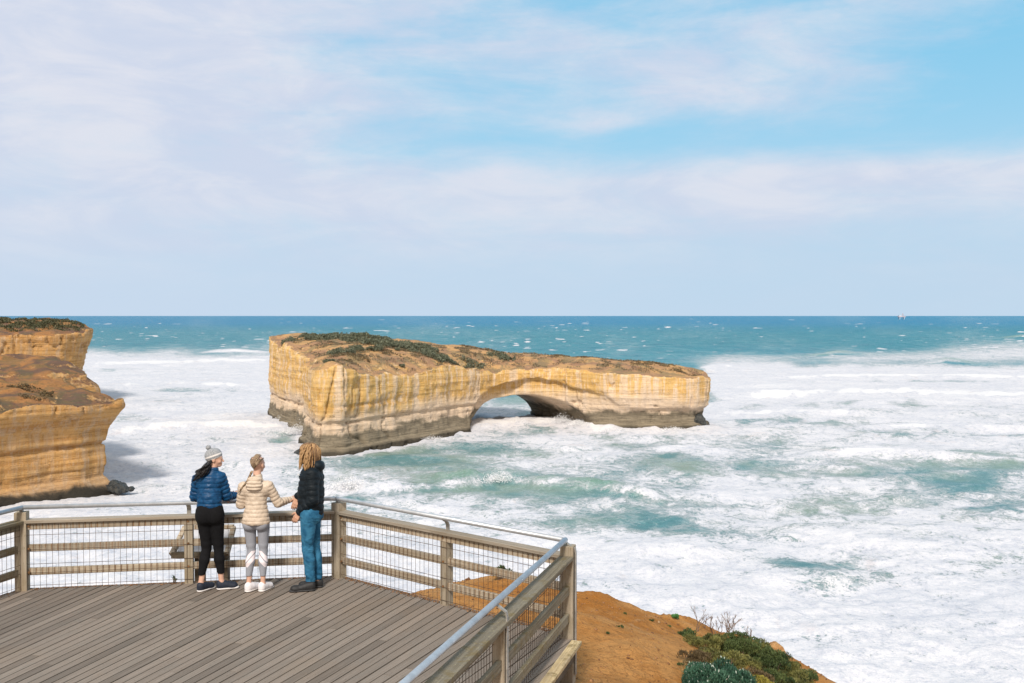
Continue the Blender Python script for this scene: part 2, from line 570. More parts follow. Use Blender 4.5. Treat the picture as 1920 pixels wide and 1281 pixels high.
def vdb_mesh(arr, vox, org, iso=0.0):
    """quads of the zero surface of a distance array"""
    g = openvdb.FloatGrid(float(arr.max()))
    g.copyFromArray(np.ascontiguousarray(arr, np.float32))
    pts, quads = g.convertToQuads(iso)
    pts = np.asarray(pts, np.float64) * vox + np.array(org)
    quads = np.asarray(quads, np.int64)
    a, b_, c = pts[quads[:, 0]], pts[quads[:, 1]], pts[quads[:, 2]]
    d = pts[quads[:, 3]]
    vol = (np.einsum('ij,ij->i', a, np.cross(b_, c)) + np.einsum('ij,ij->i', a, np.cross(c, d))).sum()
    if vol < 0:
        quads = quads[:, ::-1]
    return pts, quads


def vnormals(V, F):
    n = np.cross(V[F[:, 2]] - V[F[:, 0]], V[F[:, 3]] - V[F[:, 1]])
    N = np.zeros_like(V)
    for k in range(4):
        np.add.at(N, F[:, k], n)
    return N / (np.linalg.norm(N, axis=1, keepdims=True) + 1e-9)


def grid_axes(lo, hi, vox):
    return [np.arange(lo[i], hi[i] + vox, vox, dtype=np.float32) for i in range(3)]


def set_gn(o, N):
    a = o.data.attributes.new('gn', 'FLOAT_VECTOR', 'POINT')
    a.data.foreach_set('vector', np.ascontiguousarray(N, np.float32).ravel())


def height_from(pts, X, Y, p=2.6):
    """smooth interpolation of scattered heights"""
    num = 0
    den = 0
    for (a, b_, c) in pts:
        w = 1.0 / (((X - a) ** 2 + (Y - b_) ** 2) + 30.0) ** (p / 2)
        num = num + w * c
        den = den + w
    return num / den


def smin(a, b, k):
    h = np.clip(0.5 + 0.5 * (b - a) / k, 0, 1)
    return b + (a - b) * h - k * h * (1 - h)


def smax(a, b, k):
    return -smin(-a, -b, k)


def rough_rock(V, N, amp=1.0, ledges=1.0):
    """ledges, flutes and breakage pushed into the surface"""
    x, y, z = V[:, 0], V[:, 1], V[:, 2]
    wall = 1 - sstep(0.35, 0.75, np.abs(N[:, 2]))
    led = fbm(x * 0.03, y * 0.03, z * 0.85 + 0.3 * fbm(x * 0.05, y * 0.05, 0, 2), 4, 0.6) - 0.5
    led = np.sign(led) * np.abs(led) ** 0.7
    flu = fbm(x * 0.16, y * 0.16, z * 0.03, 4, 0.55) - 0.5
    brk = fbm(x * 0.35, y * 0.35, z * 0.35, 4, 0.6) - 0.5
    crk = np.abs(fbm(x * 0.13, y * 0.13, z * 0.05, 3, 0.5) - 0.5)
    crk = -1.3 * np.exp(-(crk / 0.012) ** 2)
    bed = np.abs(fbm(x * 0.012, y * 0.012, z * 0.42, 2, 0.5) - 0.5)
    bed = -0.9 * np.exp(-(bed / 0.010) ** 2)
    d = wall * (led * 1.5 * ledges + flu * 3.2 + crk + bed * ledges) + brk * 1.7 * (0.45 + 0.55 * wall)
    return V + N * (d * amp)[:, None]


# ---- the arch island
ISL = [(-87, 357), (-80, 338), (-70, 320), (-62, 303), (-57.5, 291), (-57.5, 280), (-53, 262), (-49, 254.5), (-44, 256), (-35, 273),
       (-24, 289), (-15, 306), (-6, 319), (4, 324), (14, 324), (22, 319), (30, 312), (38, 311), (50, 312), (58, 313.5), (62.5, 319),
       (63, 328), (58, 337), (40, 343), (20, 349), (0, 354), (-20, 360), (-45, 367), (-70, 372), (-88, 370)]
ISL_TOP = [(-47, 256, -8.2), (-38, 268, -10.6), (-27, 284, -12.0), (-10, 315, -13.0), (0, 321, -13.4), (15, 322, -13.9), (32, 313, -14.8), (50, 312, -16.0),
           (62, 322, -16.6), (58, 335, -13.9), (45, 340, -13.0), (26, 346, -11.8), (5, 352, -10.8), (-15, 357, -8.9), (-25, 340, -8.4), (-39, 361, -6.0), (-35, 330, -7.6),
           (-48, 310, -6.8), (-55, 345, -5.0), (-67, 368, -5.0), (-50, 285, -8.4), (-60, 300, -8.3), (-66, 325, -6.2), (-84, 358, -4.0), (-86, 366, -4.0), (-76, 338, -5.0)]
vox = 0.42
gx, gy, gz = grid_axes((-100, 240, SEA_Z - 2.5), (76, 384, 0), vox)
X2, Y2 = np.meshgrid(gx, gy, indexing='ij')
S2 = poly_sd(X2, Y2, ISL)
S2 = S2 + 5.0 * sstep(-48, -56, X2 + (Y2 - 256) * 0.36) * (fbm(X2 * 0.10, Y2 * 0.10, 13.3, 2) - 0.45)
S2 = S2 + 2.4 * (fbm(X2 * 0.05, Y2 * 0.05, 3.3, 3) - 0.5) + 1.6 * (fbm(X2 * 0.16, Y2 * 0.16, 1.3, 2) - 0.5)
T2 = height_from(ISL_TOP, X2, Y2) + 1.2 * (fbm(X2 * 0.07, Y2 * 0.07, 7.7, 4) - 0.5)
ero = fbm(X2 * 0.11, Y2 * 0.11, 5.5, 4)
T2 = T2 + 1.3 * sstep(-2, -11, S2) - 3.2 * sstep(-7, 0, S2) * np.clip(ero * 2.2 - 0.75, 0, 1) * sstep(20, 0, X2) + 1.6 * (fbm(X2 * 0.2, Y2 * 0.2, 1.7, 4) - 0.5)
HS = gz - SEA_Z
# side masks: undercut on the west face, toe on the south face
west = sstep(-50.0, -56.0, X2 + (Y2 - 256) * 0.36)
east = sstep(18.0, 30.0, X2)
mid = np.clip(1 - west - east, 0, 1)


def interp(h, xs, ys):
    return np.interp(h, xs, ys).astype(np.float32)


off_w = interp(HS, [-3, 0, 2.5, 5, 7, 9, 13, 22, 28], [-12, -11, -9.5, -6.5, -2.6, -0.4, 0.2, 0.9, 0.6])
off_m = interp(HS, [-3, 0, 1.4, 2.2, 4.0, 7.2, 8.0, 8.8, 16, 22], [3.8, 3.0, 2.5, 1.2, 0.7, 0.2, -0.5, 0.3, 0.7, 0.4])
off_e = interp(HS, [-3, 0, 1.4, 2.0, 4.2, 5.8, 7.2, 12, 18], [1.8, 1.0, 0.6, -1.0, -1.5, -1.2, 0.3, 0.6, 0.8])
F3 = S2[:, :, None] - (west[:, :, None] * off_w + mid[:, :, None] * off_m + east[:, :, None] * off_e)
F3 = smax(F3, (gz[None, None, :] - T2[:, :, None]) * 0.9, 1.2)
# the scar of the fallen arch: a shallow bite out of the south wall
cu = (X2 - 5.5) + (Y2 - 322) * 0.52
wob = 2.2 * (fbm(X2 * 0.12, Y2 * 0.12, 9.0, 3) - 0.5)
hs3 = HS[None, None, :]
sc = np.sqrt(((cu[:, :, None] - 1.0) / 27.0) ** 2 + (hs3 / 15.4) ** 2)
sc = (sc - 1) * 13.0
bdep = 0.8 + 2.4 * sstep(8, -8, cu) + 1.4 * (fbm(X2 * 0.2, Y2 * 0.2, 2.0, 2) - 0.5)
bite = smax(sc + 2.5 * (fbm(X2 * 0.15, Y2 * 0.15, 6.0, 3) - 0.5)[:, :, None], -(S2 + bdep)[:, :, None], 0.5)
bite = smax(bite, (Y2[:, :, None] - 332), 0.5)
F3 = smax(F3, -bite, 0.6)
# the opening itself
ax_ = cu[:, :, None] + wob[:, :, None]
wid = np.where(ax_ < 0, 21.5, 18.5)
op = (np.sqrt((ax_ / wid) ** 2 + (hs3 / 10.0) ** 2) - 1) * 9.5
op = smax(op, 0 * op - 4, 0.5)
F3 = smax(F3, -op, 0.8)
V, F = vdb_mesh(F3, vox, (gx[0], gy[0], gz[0]))
N = vnormals(V, F)
V = rough_rock(V, N, 0.72, 0.45)
N = vnormals(V, F)
arch = np_mesh('rock_arch', V, F, M['arch'])
set_gn(arch, N)
arch_top = (T2, gx, gy, S2)
tag(arch, 'long ochre limestone sea stack pierced by a low arch, standing in the surf offshore', 'rock arch')
del F3, sc, bite, op


# ---- the two headlands on the left
def headland(name, poly, tops, lo, hi, vox, prof, nwarp, amp, ledge=3.5, lipdrop=1.0, extra=None):
    gx, gy, gz = grid_axes(lo, hi, vox)
    X2, Y2 = np.meshgrid(gx, gy, indexing='ij')
    S = poly_sd(X2, Y2, poly)
    S = S + nwarp * (fbm(X2 * 0.06, Y2 * 0.06, 2.2, 4) - 0.5)
    T = height_from(tops, X2, Y2) + 1.4 * (fbm(X2 * 0.09, Y2 * 0.09, 4.4, 4) - 0.5)
    rg = fbm(X2 * 0.055, Y2 * 0.055, 8.8, 5, 0.6) - 0.5
    T = T + ledge * rg + ledge * 0.35 * (np.abs(fbm(X2 * 0.10, Y2 * 0.10, 3.1, 3) - 0.5) * 4 - 0.5)
    st = 1.6
    fr_ = T / st - np.floor(T / st)
    T = 0.65 * T + 0.35 * (np.floor(T / st) + sstep(0.25, 0.75, fr_)) * st
    T = T - lipdrop * sstep(-4, 0, S)
    hsv = gz - SEA_Z
    off = interp(hsv, prof[0], prof[1])
    F3 = S[:, :, None] - off[None, None, :]
    F3 = smax(F3, (gz[None, None, :] - T[:, :, None]) * 0.9, 0.7)
    if extra is not None:
        F3 = extra(F3, X2, Y2, gz)
    V, F = vdb_mesh(F3, vox, (gx[0], gy[0], gz[0]))
    N = vnormals(V, F)
    V = rough_rock(V, N, amp, 0.6)
    N = vnormals(V, F)
    o = np_mesh(name, V, F, M['headrock'])
    set_gn(o, N)
    return o, (T, gx, gy, S)


H1 = [(-83.5, 206), (-87, 200), (-92, 194), (-100, 184), (-112, 172), (-130, 160), (-160, 150), (-185, 180), (-185, 262), (-150, 268), (-118, 258),
      (-112, 252), (-104.5, 244), (-100.5, 236), (-103, 230), (-101.5, 225), (-95.5, 219), (-89, 213)]
T1 = [(-83, 207, -12.8), (-88, 200, -13.4), (-96, 190, -14.2), (-112, 174, -14.8), (-130, 162, -15), (-90, 215, -12.2), (-99, 227, -11.4), (-102, 236, -9.2),
      (-104, 222, -10.4), (-112, 240, -7.6), (-115, 205, -10.5), (-130, 230, -7.6), (-125, 190, -11.5), (-150, 200, -8), (-150, 250, -6.5), (-175, 220, -5), (-120, 256, -7.0)]


def head1_extra(F3, X2, Y2, gz):
    hsv = (gz - SEA_Z)[None, None, :]
    # a thin parting two thirds of the way down
    lip = np.abs(hsv - 9.6 - 0.02 * (Y2[:, :, None] - 200))
    return F3 + 0.7 * np.exp(-(lip / 0.35) ** 2)


head1, h1t = headland('near_headland', H1, T1, (-186, 149, SEA_Z - 2), (-72, 270, -2), 0.45,
                      ([-3, 0, 1.2, 3, 6, 9.3, 9.8, 12, 13, 15, 17, 18.5, 19.5, 21], [2.0, 1.5, 0.4, -0.8, -0.3, -0.5, -0.3, 0.0, 0.4, 1.6, 2.9, 3.1, 2.3, 0.3]), 3.0, 0.55, extra=head1_extra)
tag(head1, 'ochre sandstone headland with sheer overhanging cliff, closest of the two on the left', 'cliff', kind='structure')
H2 = [(-175.5, 401), (-182, 391), (-196, 384), (-215, 372), (-240, 352), (-262, 330), (-330, 300), (-330, 470), (-230, 460), (-192, 436), (-178, 415)]
T2b = [(-172, 402, -1.3), (-182, 394, -2.2), (-200, 386, -4.0), (-215, 378, -6.5), (-232, 365, -9), (-200, 405, 0.8), (-190, 420, 0.6), (-215, 400, 1.5), (-240, 380, -2.0), (-260, 370, -1.0),
       (-230, 420, 2.2), (-280, 420, 2.2), (-262, 335, -9), (-200, 436, 2)]
head2, h2t = headland('far_headland', H2, T2b, (-332, 296, SEA_Z - 2), (-158, 474, 5), 0.9,
                      ([-3, 0, 6, 14, 20, 26, 30, 36], [-3, -3, -2.5, -1.6, -0.6, 1.0, 1.8, 1.6]), 5.0, 1.0, lipdrop=1.6)
tag(head2, 'taller scrub-topped headland rising behind the closer cliff', 'cliff', kind='structure')


# ------------------------------------------------------------------ the sea
def sea():
    nc, nr = 900, 860
    ang = np.linspace(-48, 42, nc) * math.pi / 180
    k = np.linspace(0, 1, nr)
    dist = 52 * np.exp(k * math.log(60000 / 52.0) * (0.86 * k ** 0.0 + 0.14 * k))
    dist = dist / dist[-1] * 60000
    dist = 52 * (60000 / 52.0) ** (k ** 1.18)
    A, Dd = np.meshgrid(ang, dist)
    X = Dd * np.tan(A)
    Y = Dd
    # photograph-like coordinates of every point of the sea, used only to lay out where surf breaks
    u = 960 + FPX * X / Y
    v = 591 + FPX * 36.0 / Y
    Z = np.zeros_like(X)
    fade = 1 / (1 + (Dd / 2600) ** 2)
    # swell
    for (amp, wl, th, sh, ph) in [(0.55, 74, 8, 1.6, .3), (0.40, 47, -12, 1.5, 1.7), (0.26, 29, 22, 1.5, 2.9), (0.20, 19, -25, 1.3, 4.1), (0.13, 12.5, 14, 1.3, 5.0), (0.09, 8, -8, 1.2, .9)]:
        c, s = math.cos(R(th)), math.sin(R(th))
        warp = 14 * (fbm(X / 60 + ph, Y / 60, ph, 3) - 0.5)
        w = np.sin(2 * math.pi * ((X * s + Y * c) + warp) / wl + ph)
        env = fbm(X / (wl * 1.6) + 3 * ph, Y / (wl * 1.1), ph, 2) * 1.7
        row = np.clip(1.6 - 2.2 * (Dd * 0.0095) / wl, 0, 1)
        Z += amp * env * (np.exp(sh * w) / math.exp(sh) * 2 - 0.7) * row * (0.35 + 0.65 * fade)
    chop = fbm(X / 5.0, Y / 5.0, 2.0, 4, 0.6) - 0.5
    Z += 2.0 * chop * np.clip(1.4 - Dd / 500, 0.0, 1)
    swirl = fbm(X / 22.0, Y / 14.0, 5.0, 4, 0.55) - 0.5
    Z += 3.6 * swirl * np.clip(1.6 - Dd / 500, 0.15, 1)

    def ell(u0, v0, ru, rv, p=1.0):
        return np.exp(-(((u - u0) / ru) ** 2 + ((v - v0) / rv) ** 2) ** p)

    wu = 60 * (fbm(u / 90, v / 30, 1.0, 3) - 0.5)
    wvv = 14 * (fbm(u / 80, v / 22, 4.0, 4) - 0.5)
    uu, vv = u + 2.0 * wu, v + 1.6 * wvv
    # how much of the surface is foam
    dens = np.full(X.shape, 0.0)
    right = sstep(1290, 1330, uu)
    left = sstep(560, 500, uu)
    midm = np.clip(1 - right - left, 0, 1)
    dens += right * sstep(676, 694, vv) * (0.88 - 0.18 * sstep(760, 800, vv) + 0.10 * sstep(980, 1080, vv))
    dens += left * sstep(655, 684, vv) * 0.86
    dens += midm * sstep(735, 760, vv) * (0.60 + 0.24 * sstep(960, 1050, vv))
    deep = sstep(700, 640, vv)
    # streaky foam in the upper right, loose patches
    dens += 0.62 * ell(1880, 662, 170, 22) * (1 - sstep(676, 694, vv))
    dens += 0.35 * ell(1640, 672, 140, 12) * (1 - sstep(676, 694, vv))
    dens += 0.42 * ell(1390, 676, 90, 12) * (1 - sstep(676, 694, vv))
    dens += 0.30 * left * sstep(640, 662, vv) * sstep(684, 662, vv)
    # open water patches in the surf
    for (u0, v0, ru, rv, w) in [(800, 865, 150, 30, .42), (930, 838, 110, 18, .30), (950, 915, 210, 26, .50), (1120, 930, 130, 24, .30), (1150, 985, 190, 18, .40),
                                (1280, 870, 150, 18, .30), (1420, 885, 120, 22, .30), (1520, 845, 130, 16, .28), (1640, 880, 120, 26, .30), (1800, 905, 130, 38, .55),
                                (1880, 870, 90, 25, .35), (1900, 950, 80, 30, .35), (1560, 940, 120, 18, .20), (1330, 955, 90, 14, .25), (1650, 770, 170, 8, .22),
                                (1700, 800, 200, 10, .25), (1480, 815, 90, 8, .22), (330, 745, 130, 10, .15), (300, 700, 110, 8, .12), (420, 800, 120, 8, .15), (230, 790, 60, 10, .2),
                                (400, 880, 160, 10, .14), (290, 912, 90, 10, .22), (960, 775, 60, 14, .28), (1040, 800, 70, 12, .1), (1760, 1010, 120, 12, .18),
                                                                 (1500, 1055, 90, 14, .50), (1640, 1085, 120, 16, .30), (1350, 1000, 120, 10, .28), (1240, 985, 60, 14, .3), (1560, 960, 90, 14, .3), (1530, 1065, 60, 8, .22), (1620, 1080, 100, 10, .12), (1850, 1060, 120, 14, .10), (700, 945, 90, 12, .10), (560, 815, 40, 14, .2), (1330, 1010, 160, 14, .14)]:
        dens -= w * np.exp(-(((uu - u0) / ru) ** 2 + ((vv - v0) / rv) ** 2))
    dens += 0.40 * (fbm(u / 130, v / 26, 6.0, 3) - 0.5)
    dens += 0.55 * (fbm(u / 50, v / 11.0, 8.0, 3) - 0.5) * sstep(690, 760, vv)
    dens = np.clip(dens, 0, 1)
    # breakers: crest line, width of the slope in front, height, foaminess
    for (pts, hgt, foamy, wf) in [([(1380, 742), (1520, 737), (1700, 735), (1920, 741), (2200, 748)], 2.6, 1.0, 9.0),
                                  ([(1450, 708), (1650, 704), (1960, 707)], 1.8, 1.0, 4.0),
                                  ([(1340, 776), (1480, 772), (1640, 776)], 1.6, .95, 6.0),
                                  ([(1600, 806), (1780, 800), (1960, 806)], 1.8, .95, 6.0),
                                  ([(150, 683), (300, 678), (430, 674), (520, 676)], 1.8, 1.0, 5.0),
                                  ([(380, 660), (440, 657), (510, 660)], 1.8, 1.0, 3.0),
                                  ([(180, 812), (320, 800), (460, 797), (560, 806)], 1.5, 1.0, 9.0),
                                  ([(200, 722), (330, 716), (480, 722)], 1.2, .9, 6.0),
                                  ([(660, 928), (760, 918), (860, 910), (940, 900), (1010, 912), (1120, 922), (1240, 938)], 3.0, .38, 13.0),
                                  ([(860, 802), (960, 796), (1050, 792), (1110, 803), (1180, 812)], 2.1, 1.0, 8.0),
                                  ([(1530, 668), (1570, 662), (1610, 664)], 3.6, .12, 3.4),
                                  ([(1440, 672), (1520, 669), (1600, 672), (1690, 672)], 1.6, .1, 3.0),
                                  ([(1735, 682), (1775, 677), (1830, 684)], 3.4, .22, 3.4),
                                  ([(1880, 634), (1915, 631), (1960, 634)], 5.0, .3, 2.6),
                                  ([(1320, 690), (1345, 684), (1400, 688)], 2.0, 1.0, 4.0),
                                  ([(1500, 856), (1600, 851), (1680, 849), (1760, 858), (1920, 862)], 1.9, .8, 8.0),
                                  ([(1220, 842), (1300, 836), (1350, 842)], 1.2, .95, 6.0),
                                  ([(620, 925), (660, 905), (700, 915)], 2.2, .9, 12.0),
                                  ]:
        pu = np.array([p[0] for p in pts], float)
        pv = np.array([p[1] for p in pts], float)
        cv = np.interp(u, pu, pv) + 5 * (fbm(u / 60, 0 * u, pv[0], 3) - 0.5) * (wf / 8)
        ends = sstep(pu[0] - 40, pu[0] + 50, u) * sstep(pu[-1] + 40, pu[-1] - 50, u)
        q = (v - cv)
        # steep shoreward face (larger v), gentle back
        prof = np.where(q > 0, np.exp(-(q / (wf * 0.55)) ** 2), np.exp(-(q / (wf * 1.3)) ** 2))
        lump = 0.55 + 0.9 * fbm(u / 38, v / 20, pv[0] * 0.1, 3)
        Z += hgt * prof * ends * lump
        fo = np.exp(-((q - wf * 0.30) / (wf * (0.75 if foamy > .85 else 0.30))) ** 2) * ends
        if foamy > 0.85:
            rag = 0.62 + 0.85 * fbm(u / 16 + pv[0], v / 3.2, 2.0, 4, 0.6)
            dens = np.maximum(dens, fo * (1.12 if foamy >= 1 else 1.0) * rag)
            dens = dens - 0.38 * np.exp(-((q - wf * 2.4) / (wf * 0.8)) ** 2) * ends * sstep(0.42, 0.62, fbm(u / 40, v / 6, pv[0] + 5.0, 3)) * (v > 690)
        else:
            dens = dens + fo * foamy * (1.4 * fbm(u / 30, v / 8, pv[0], 3))
            face = np.exp(-((q - wf * 0.55) / (wf * 0.45)) ** 2) * ends
            if hgt > 2.5:
                dens = dens - 0.35 * face * (1 - fo)
    # whitecaps out at sea
    wc = fbm(u / 22, v / 1.7, 3.0, 2, 0.4)
    wcb = fbm(u / 240, v / 14, 7.0, 2)
    caps = sstep(0.83, 0.90, wc + 0.22 * (wcb - 0.5)) * sstep(598, 612, v) * deep
    dens = np.maximum(dens, caps * 1.05)
    Z += caps * 0.5
    wc2 = fbm(u / 12, v / 1.3, 13.0, 2, 0.4)
    dens = np.maximum(dens, sstep(0.84, 0.90, wc2) * 0.9 * sstep(594, 600, v) * sstep(660, 620, v))
    dens = np.clip(dens, 0, 1.15)
    # foam piles up where it is thick
    near_f = np.clip(1.5 - Dd / 700, 0, 1)
    Z += 0.9 * sstep(0.5, 1, dens) * (fbm(X / 3.2, Y / 3.2, 1.0, 4, 0.6) - 0.5) * near_f
    Z = SEA_Z + Z * 0.62
    # water splashing against the foot of the rocks
    d_is = poly_sd(X, Y, ISL)
    ring = np.exp(-(np.clip(d_is - 2, 0, 99) / 4.5) ** 2) * (d_is > -8)
    dens = np.maximum(dens, ring * (0.78 + 0.25 * fbm(X / 6, Y / 6, 4.0, 3)))
    Z += ring * 1.6 * np.clip(fbm(X / 5.0, Y / 5.0, 3.0, 4, 0.6) - 0.45, 0, 1) * 2.2
    water_h = np.clip((Z - SEA_Z) / 2.0, -1, 1.5)
    idx = np.arange(nr * nc).reshape(nr, nc)
    Fq = np.stack([idx[:-1, :-1].ravel(), idx[:-1, 1:].ravel(), idx[1:, 1:].ravel(), idx[1:, :-1].ravel()], 1)
    Vv = np.stack([X.ravel(), Y.ravel(), Z.ravel()], 1)
    m, tt, b = new_mat('sea_water')
    pos = tt.node('ShaderNodeNewGeometry').outputs['Position']
    x, y, z = tt.xyz(pos)
    dn = attr(tt, 'foam')
    wh = attr(tt, 'crest')
    far = tt.ss(y, 420, 1600)
    p2 = tt.vec(x, tt.m('MULTIPLY', y, 0.85), 0)
    n1 = tt.noise(p2, 0.16, 10, 0.69, 1.9)
    nfar = tt.noise(tt.vec(tt.m('MULTIPLY', x, 0.055), tt.m('MULTIPLY', y, 0.020), 2), 1.0, 9, 0.64, 1.3)
    n1 = tt.m('ADD', tt.m('MULTIPLY', n1, tt.ss(y, 520, 1100, 1.0, 0.25)), tt.m('MULTIPLY', nfar, tt.ss(y, 520, 1100, 0.0, 0.75)))
    n2 = tt.noise(p2, 0.75, 6, 0.65, 0.9)
    n3 = tt.noise(p2, 0.30, 6, 0.58, 3.4)
    lace = tt.m('SUBTRACT', 1.0, tt.m('MULTIPLY', tt.m('ABSOLUTE', tt.m('SUBTRACT', n3, 0.5)), 7.0), clamp=True)
    n4 = tt.noise(p2, 1.3, 4, 0.6, 2.0)
    lace2 = tt.m('SUBTRACT', 1.0, tt.m('MULTIPLY', tt.m('ABSOLUTE', tt.m('SUBTRACT', n4, 0.5)), 6.0), clamp=True)
    val = tt.m('ADD', tt.m('MULTIPLY', n1, 0.70), tt.m('MULTIPLY', n2, 0.30))
    val = tt.m('ADD', val, tt.m('MULTIPLY', lace, 0.16))
    val = tt.m('SUBTRACT', tt.m('ADD', val, tt.m('MULTIPLY', lace2, 0.12)), 0.035)
    thr = tt.ss(dn, 0.0, 1.0, 0.86, 0.32, 'LINEAR')
    foam = tt.ss(val, tt.m('SUBTRACT', thr, 0.05), tt.m('ADD', thr, 0.085))
    n5 = tt.noise(p2, 0.55, 6, 0.6, 2.6)
    web = tt.m('SUBTRACT', 1.0, tt.m('MULTIPLY', tt.m('ABSOLUTE', tt.m('SUBTRACT', n5, 0.5)), 14.0), clamp=True)
    web = tt.m('MULTIPLY', tt.m('MULTIPLY', web, tt.ss(dn, 0.08, 0.45, 0, 0.85)), tt.ss(n1, 0.38, 0.50))
    foam = tt.m('MAXIMUM', foam, web)
    film = tt.m('MULTIPLY', tt.ss(tt.noise(p2, 0.28, 8, 0.68, 3.0), 0.44, 0.60), tt.ss(dn, 0.05, 0.5, 0, 0.62))
    foam = tt.m('MAXIMUM', foam, film)
    caps_ = tt.ss(dn, 0.93, 1.10)
    foam = tt.m('MAXIMUM', foam, caps_)
    thin = tt.ss(val, tt.m('SUBTRACT', thr, 0.18), thr, 0, 0.55)
    # the colour of the water: milky green inshore, blue out to sea
    inshore = tt.mix(tt.ss(tt.noise(p2, 0.022, 4, 0.6, 0.5), 0.40, 0.60), (0.085, 0.215, 0.235), (0.225, 0.30, 0.25))
    off1 = (0.022, 0.205, 0.265)
    off2 = (0.0, 0.175, 0.335)
    patch = tt.noise(tt.vec(tt.m('MULTIPLY', x, 0.004), tt.m('MULTIPLY', y, 0.0016), 0), 1.0, 5, 0.6, 0.5)
    wc_ = tt.mix(tt.ss(y, 330, 800), inshore, off1)
    wc_ = tt.mix(tt.ss(patch, 0.35, 0.65, 0, 0.55), wc_, tt.mix(0.5, wc_, (0.03, 0.19, 0.22)))
    wc_ = tt.mix(tt.ss(y, 1200, 5000), wc_, off2)
    wc_ = tt.mix(tt.ss(wh, 0.25, 1.2, 0, 0.8), wc_, (0.17, 0.30, 0.22))
    mid_ = tt.noise(tt.vec(tt.m('MULTIPLY', x, 0.030), tt.m('MULTIPLY', y, 0.012), 5), 1.0, 7, 0.68, 0.6)
    wc_ = tt.mix(tt.m('MULTIPLY', tt.ss(y, 350, 700), tt.ss(mid_, 0.50, 0.66, 0, 0.5)), wc_, (0.010, 0.120, 0.18))
    wc_ = tt.mix(tt.m('MULTIPLY', tt.ss(y, 350, 700), tt.ss(mid_, 0.47, 0.36, 0, 0.35)), wc_, (0.13, 0.30, 0.33))
    wc_ = tt.mix(thin, wc_, (0.46, 0.55, 0.56))
    fcol = tt.mix(tt.ss(tt.m('ADD', tt.m('ADD', tt.m('MULTIPLY', n2, 0.5), tt.m('MULTIPLY', n1, 0.5)), tt.m('MULTIPLY', lace2, 0.08)), 0.40, 0.60), (0.50, 0.515, 0.585), (0.69, 0.68, 0.71))
    fcol = tt.mix(tt.ss(tt.noise(p2, 0.035, 6, 0.65, 0.9), 0.42, 0.60, 0.20, 0.0), fcol, (0.47, 0.50, 0.58))
    fcol = tt.mix(tt.ss(tt.noise(p2, 0.05, 5, 0.6, 1.2), 0.62, 0.70, 0, 0.35), fcol, (0.60, 0.50, 0.48))
    n6 = tt.noise(p2, 1.9, 5, 0.65, 1.4)
    fcol = tt.mix(tt.ss(n6, 0.50, 0.34, 0, 0.55), fcol, (0.44, 0.48, 0.55))
    fcol = tt.mix(tt.m('MULTIPLY', caps_, 0.75), fcol, (0.76, 0.75, 0.76))
    col = tt.mix(foam, wc_, fcol)
    tt.put(b.inputs['Base Color'], col)
    tt.put(b.inputs['Roughness'], tt.mix(foam, (0.34, 0.34, 0.34), (0.9, 0.9, 0.9)))
    b.inputs['IOR'].default_value = 1.33
    tt.put(b.inputs['Specular IOR Level'], tt.m('MULTIPLY', tt.m('SUBTRACT', 1.0, foam), tt.ss(y, 300, 2500, 0.45, 0.12)))
    r1 = tt.noise(tt.vec(x, tt.m('MULTIPLY', y, 1.15), 0), 0.55, 6, 0.62, 0.6)
    r2 = tt.noise(tt.vec(tt.m('MULTIPLY', x, 0.6), y, 0), 0.085, 6, 0.62, 0.4)
    hb = tt.m('ADD', tt.m('MULTIPLY', r1, 0.9), tt.m('MULTIPLY', r2, tt.ss(y, 300, 1200, 1.0, 9.0)))
    hb = tt.m('ADD', hb, tt.m('MULTIPLY', foam, tt.m('MULTIPLY', n2, 0.5)))
    tt.put(b.inputs['Normal'], tt.bump(hb, tt.m('SUBTRACT', 0.9, tt.m('MULTIPLY', foam, tt.ss(y, 60, 400, 0.55, 0.3))), 1.0))
    o = np_mesh('sea', Vv, Fq, m, attrs={'foam': dens.ravel(), 'crest': water_h.ravel()})
    tag(o, kind='structure')
    return o


sea()


# ------------------------------------------------------------------ the ground under and beyond the deck
LAND = [(-60, -40), (-60, 2), (-20, 5), (-9, 8.2), (-5, 9.8), (-3.1, 11.6), (-2.3, 13.6), (-1.75, 15.6), (-1.3, 15.7), (-0.5, 15.3), (0, 15.0), (0.5, 14.7), (0.95, 14.35), (1.7, 14.6), (2.5, 14.9), (3.3, 15.2),
        (4.1, 15.5), (4.7, 15.9), (5.05, 15.9), (5.3, 15.0), (5.8, 13.5), (7.5, 9.0), (12, 2), (16, -10), (20, -40)]
GTOP = [(-20, -5, -1.5), (-6, 8, -1.3), (-3, 11.5, -1.35), (-1.9, 15.4, -1.12), (-1, 14, -0.75), (0, 14.8, -0.62), (0.6, 12.5, -0.45), (0.5, 10, -0.42), (0.95, 14.3, -0.62), (1.5, 12, -0.62), (2.4, 14.9, -1.08),
        (2.2, 12, -0.95), (3.3, 15.1, -1.6), (4.1, 15.6, -2.0), (5.0, 16.0, -2.95), (3.2, 12, -1.45), (4.6, 12.8, -2.9), (6.0, 13, -4.8), (1.5, 9, -0.75), (2.6, 8, -1.2), (4, 8, -2.2), (7, 7, -4.5),
        (0, 5, -0.5), (0, 0, -0.5), (3, 0, -1.2), (9, 2, -5)]


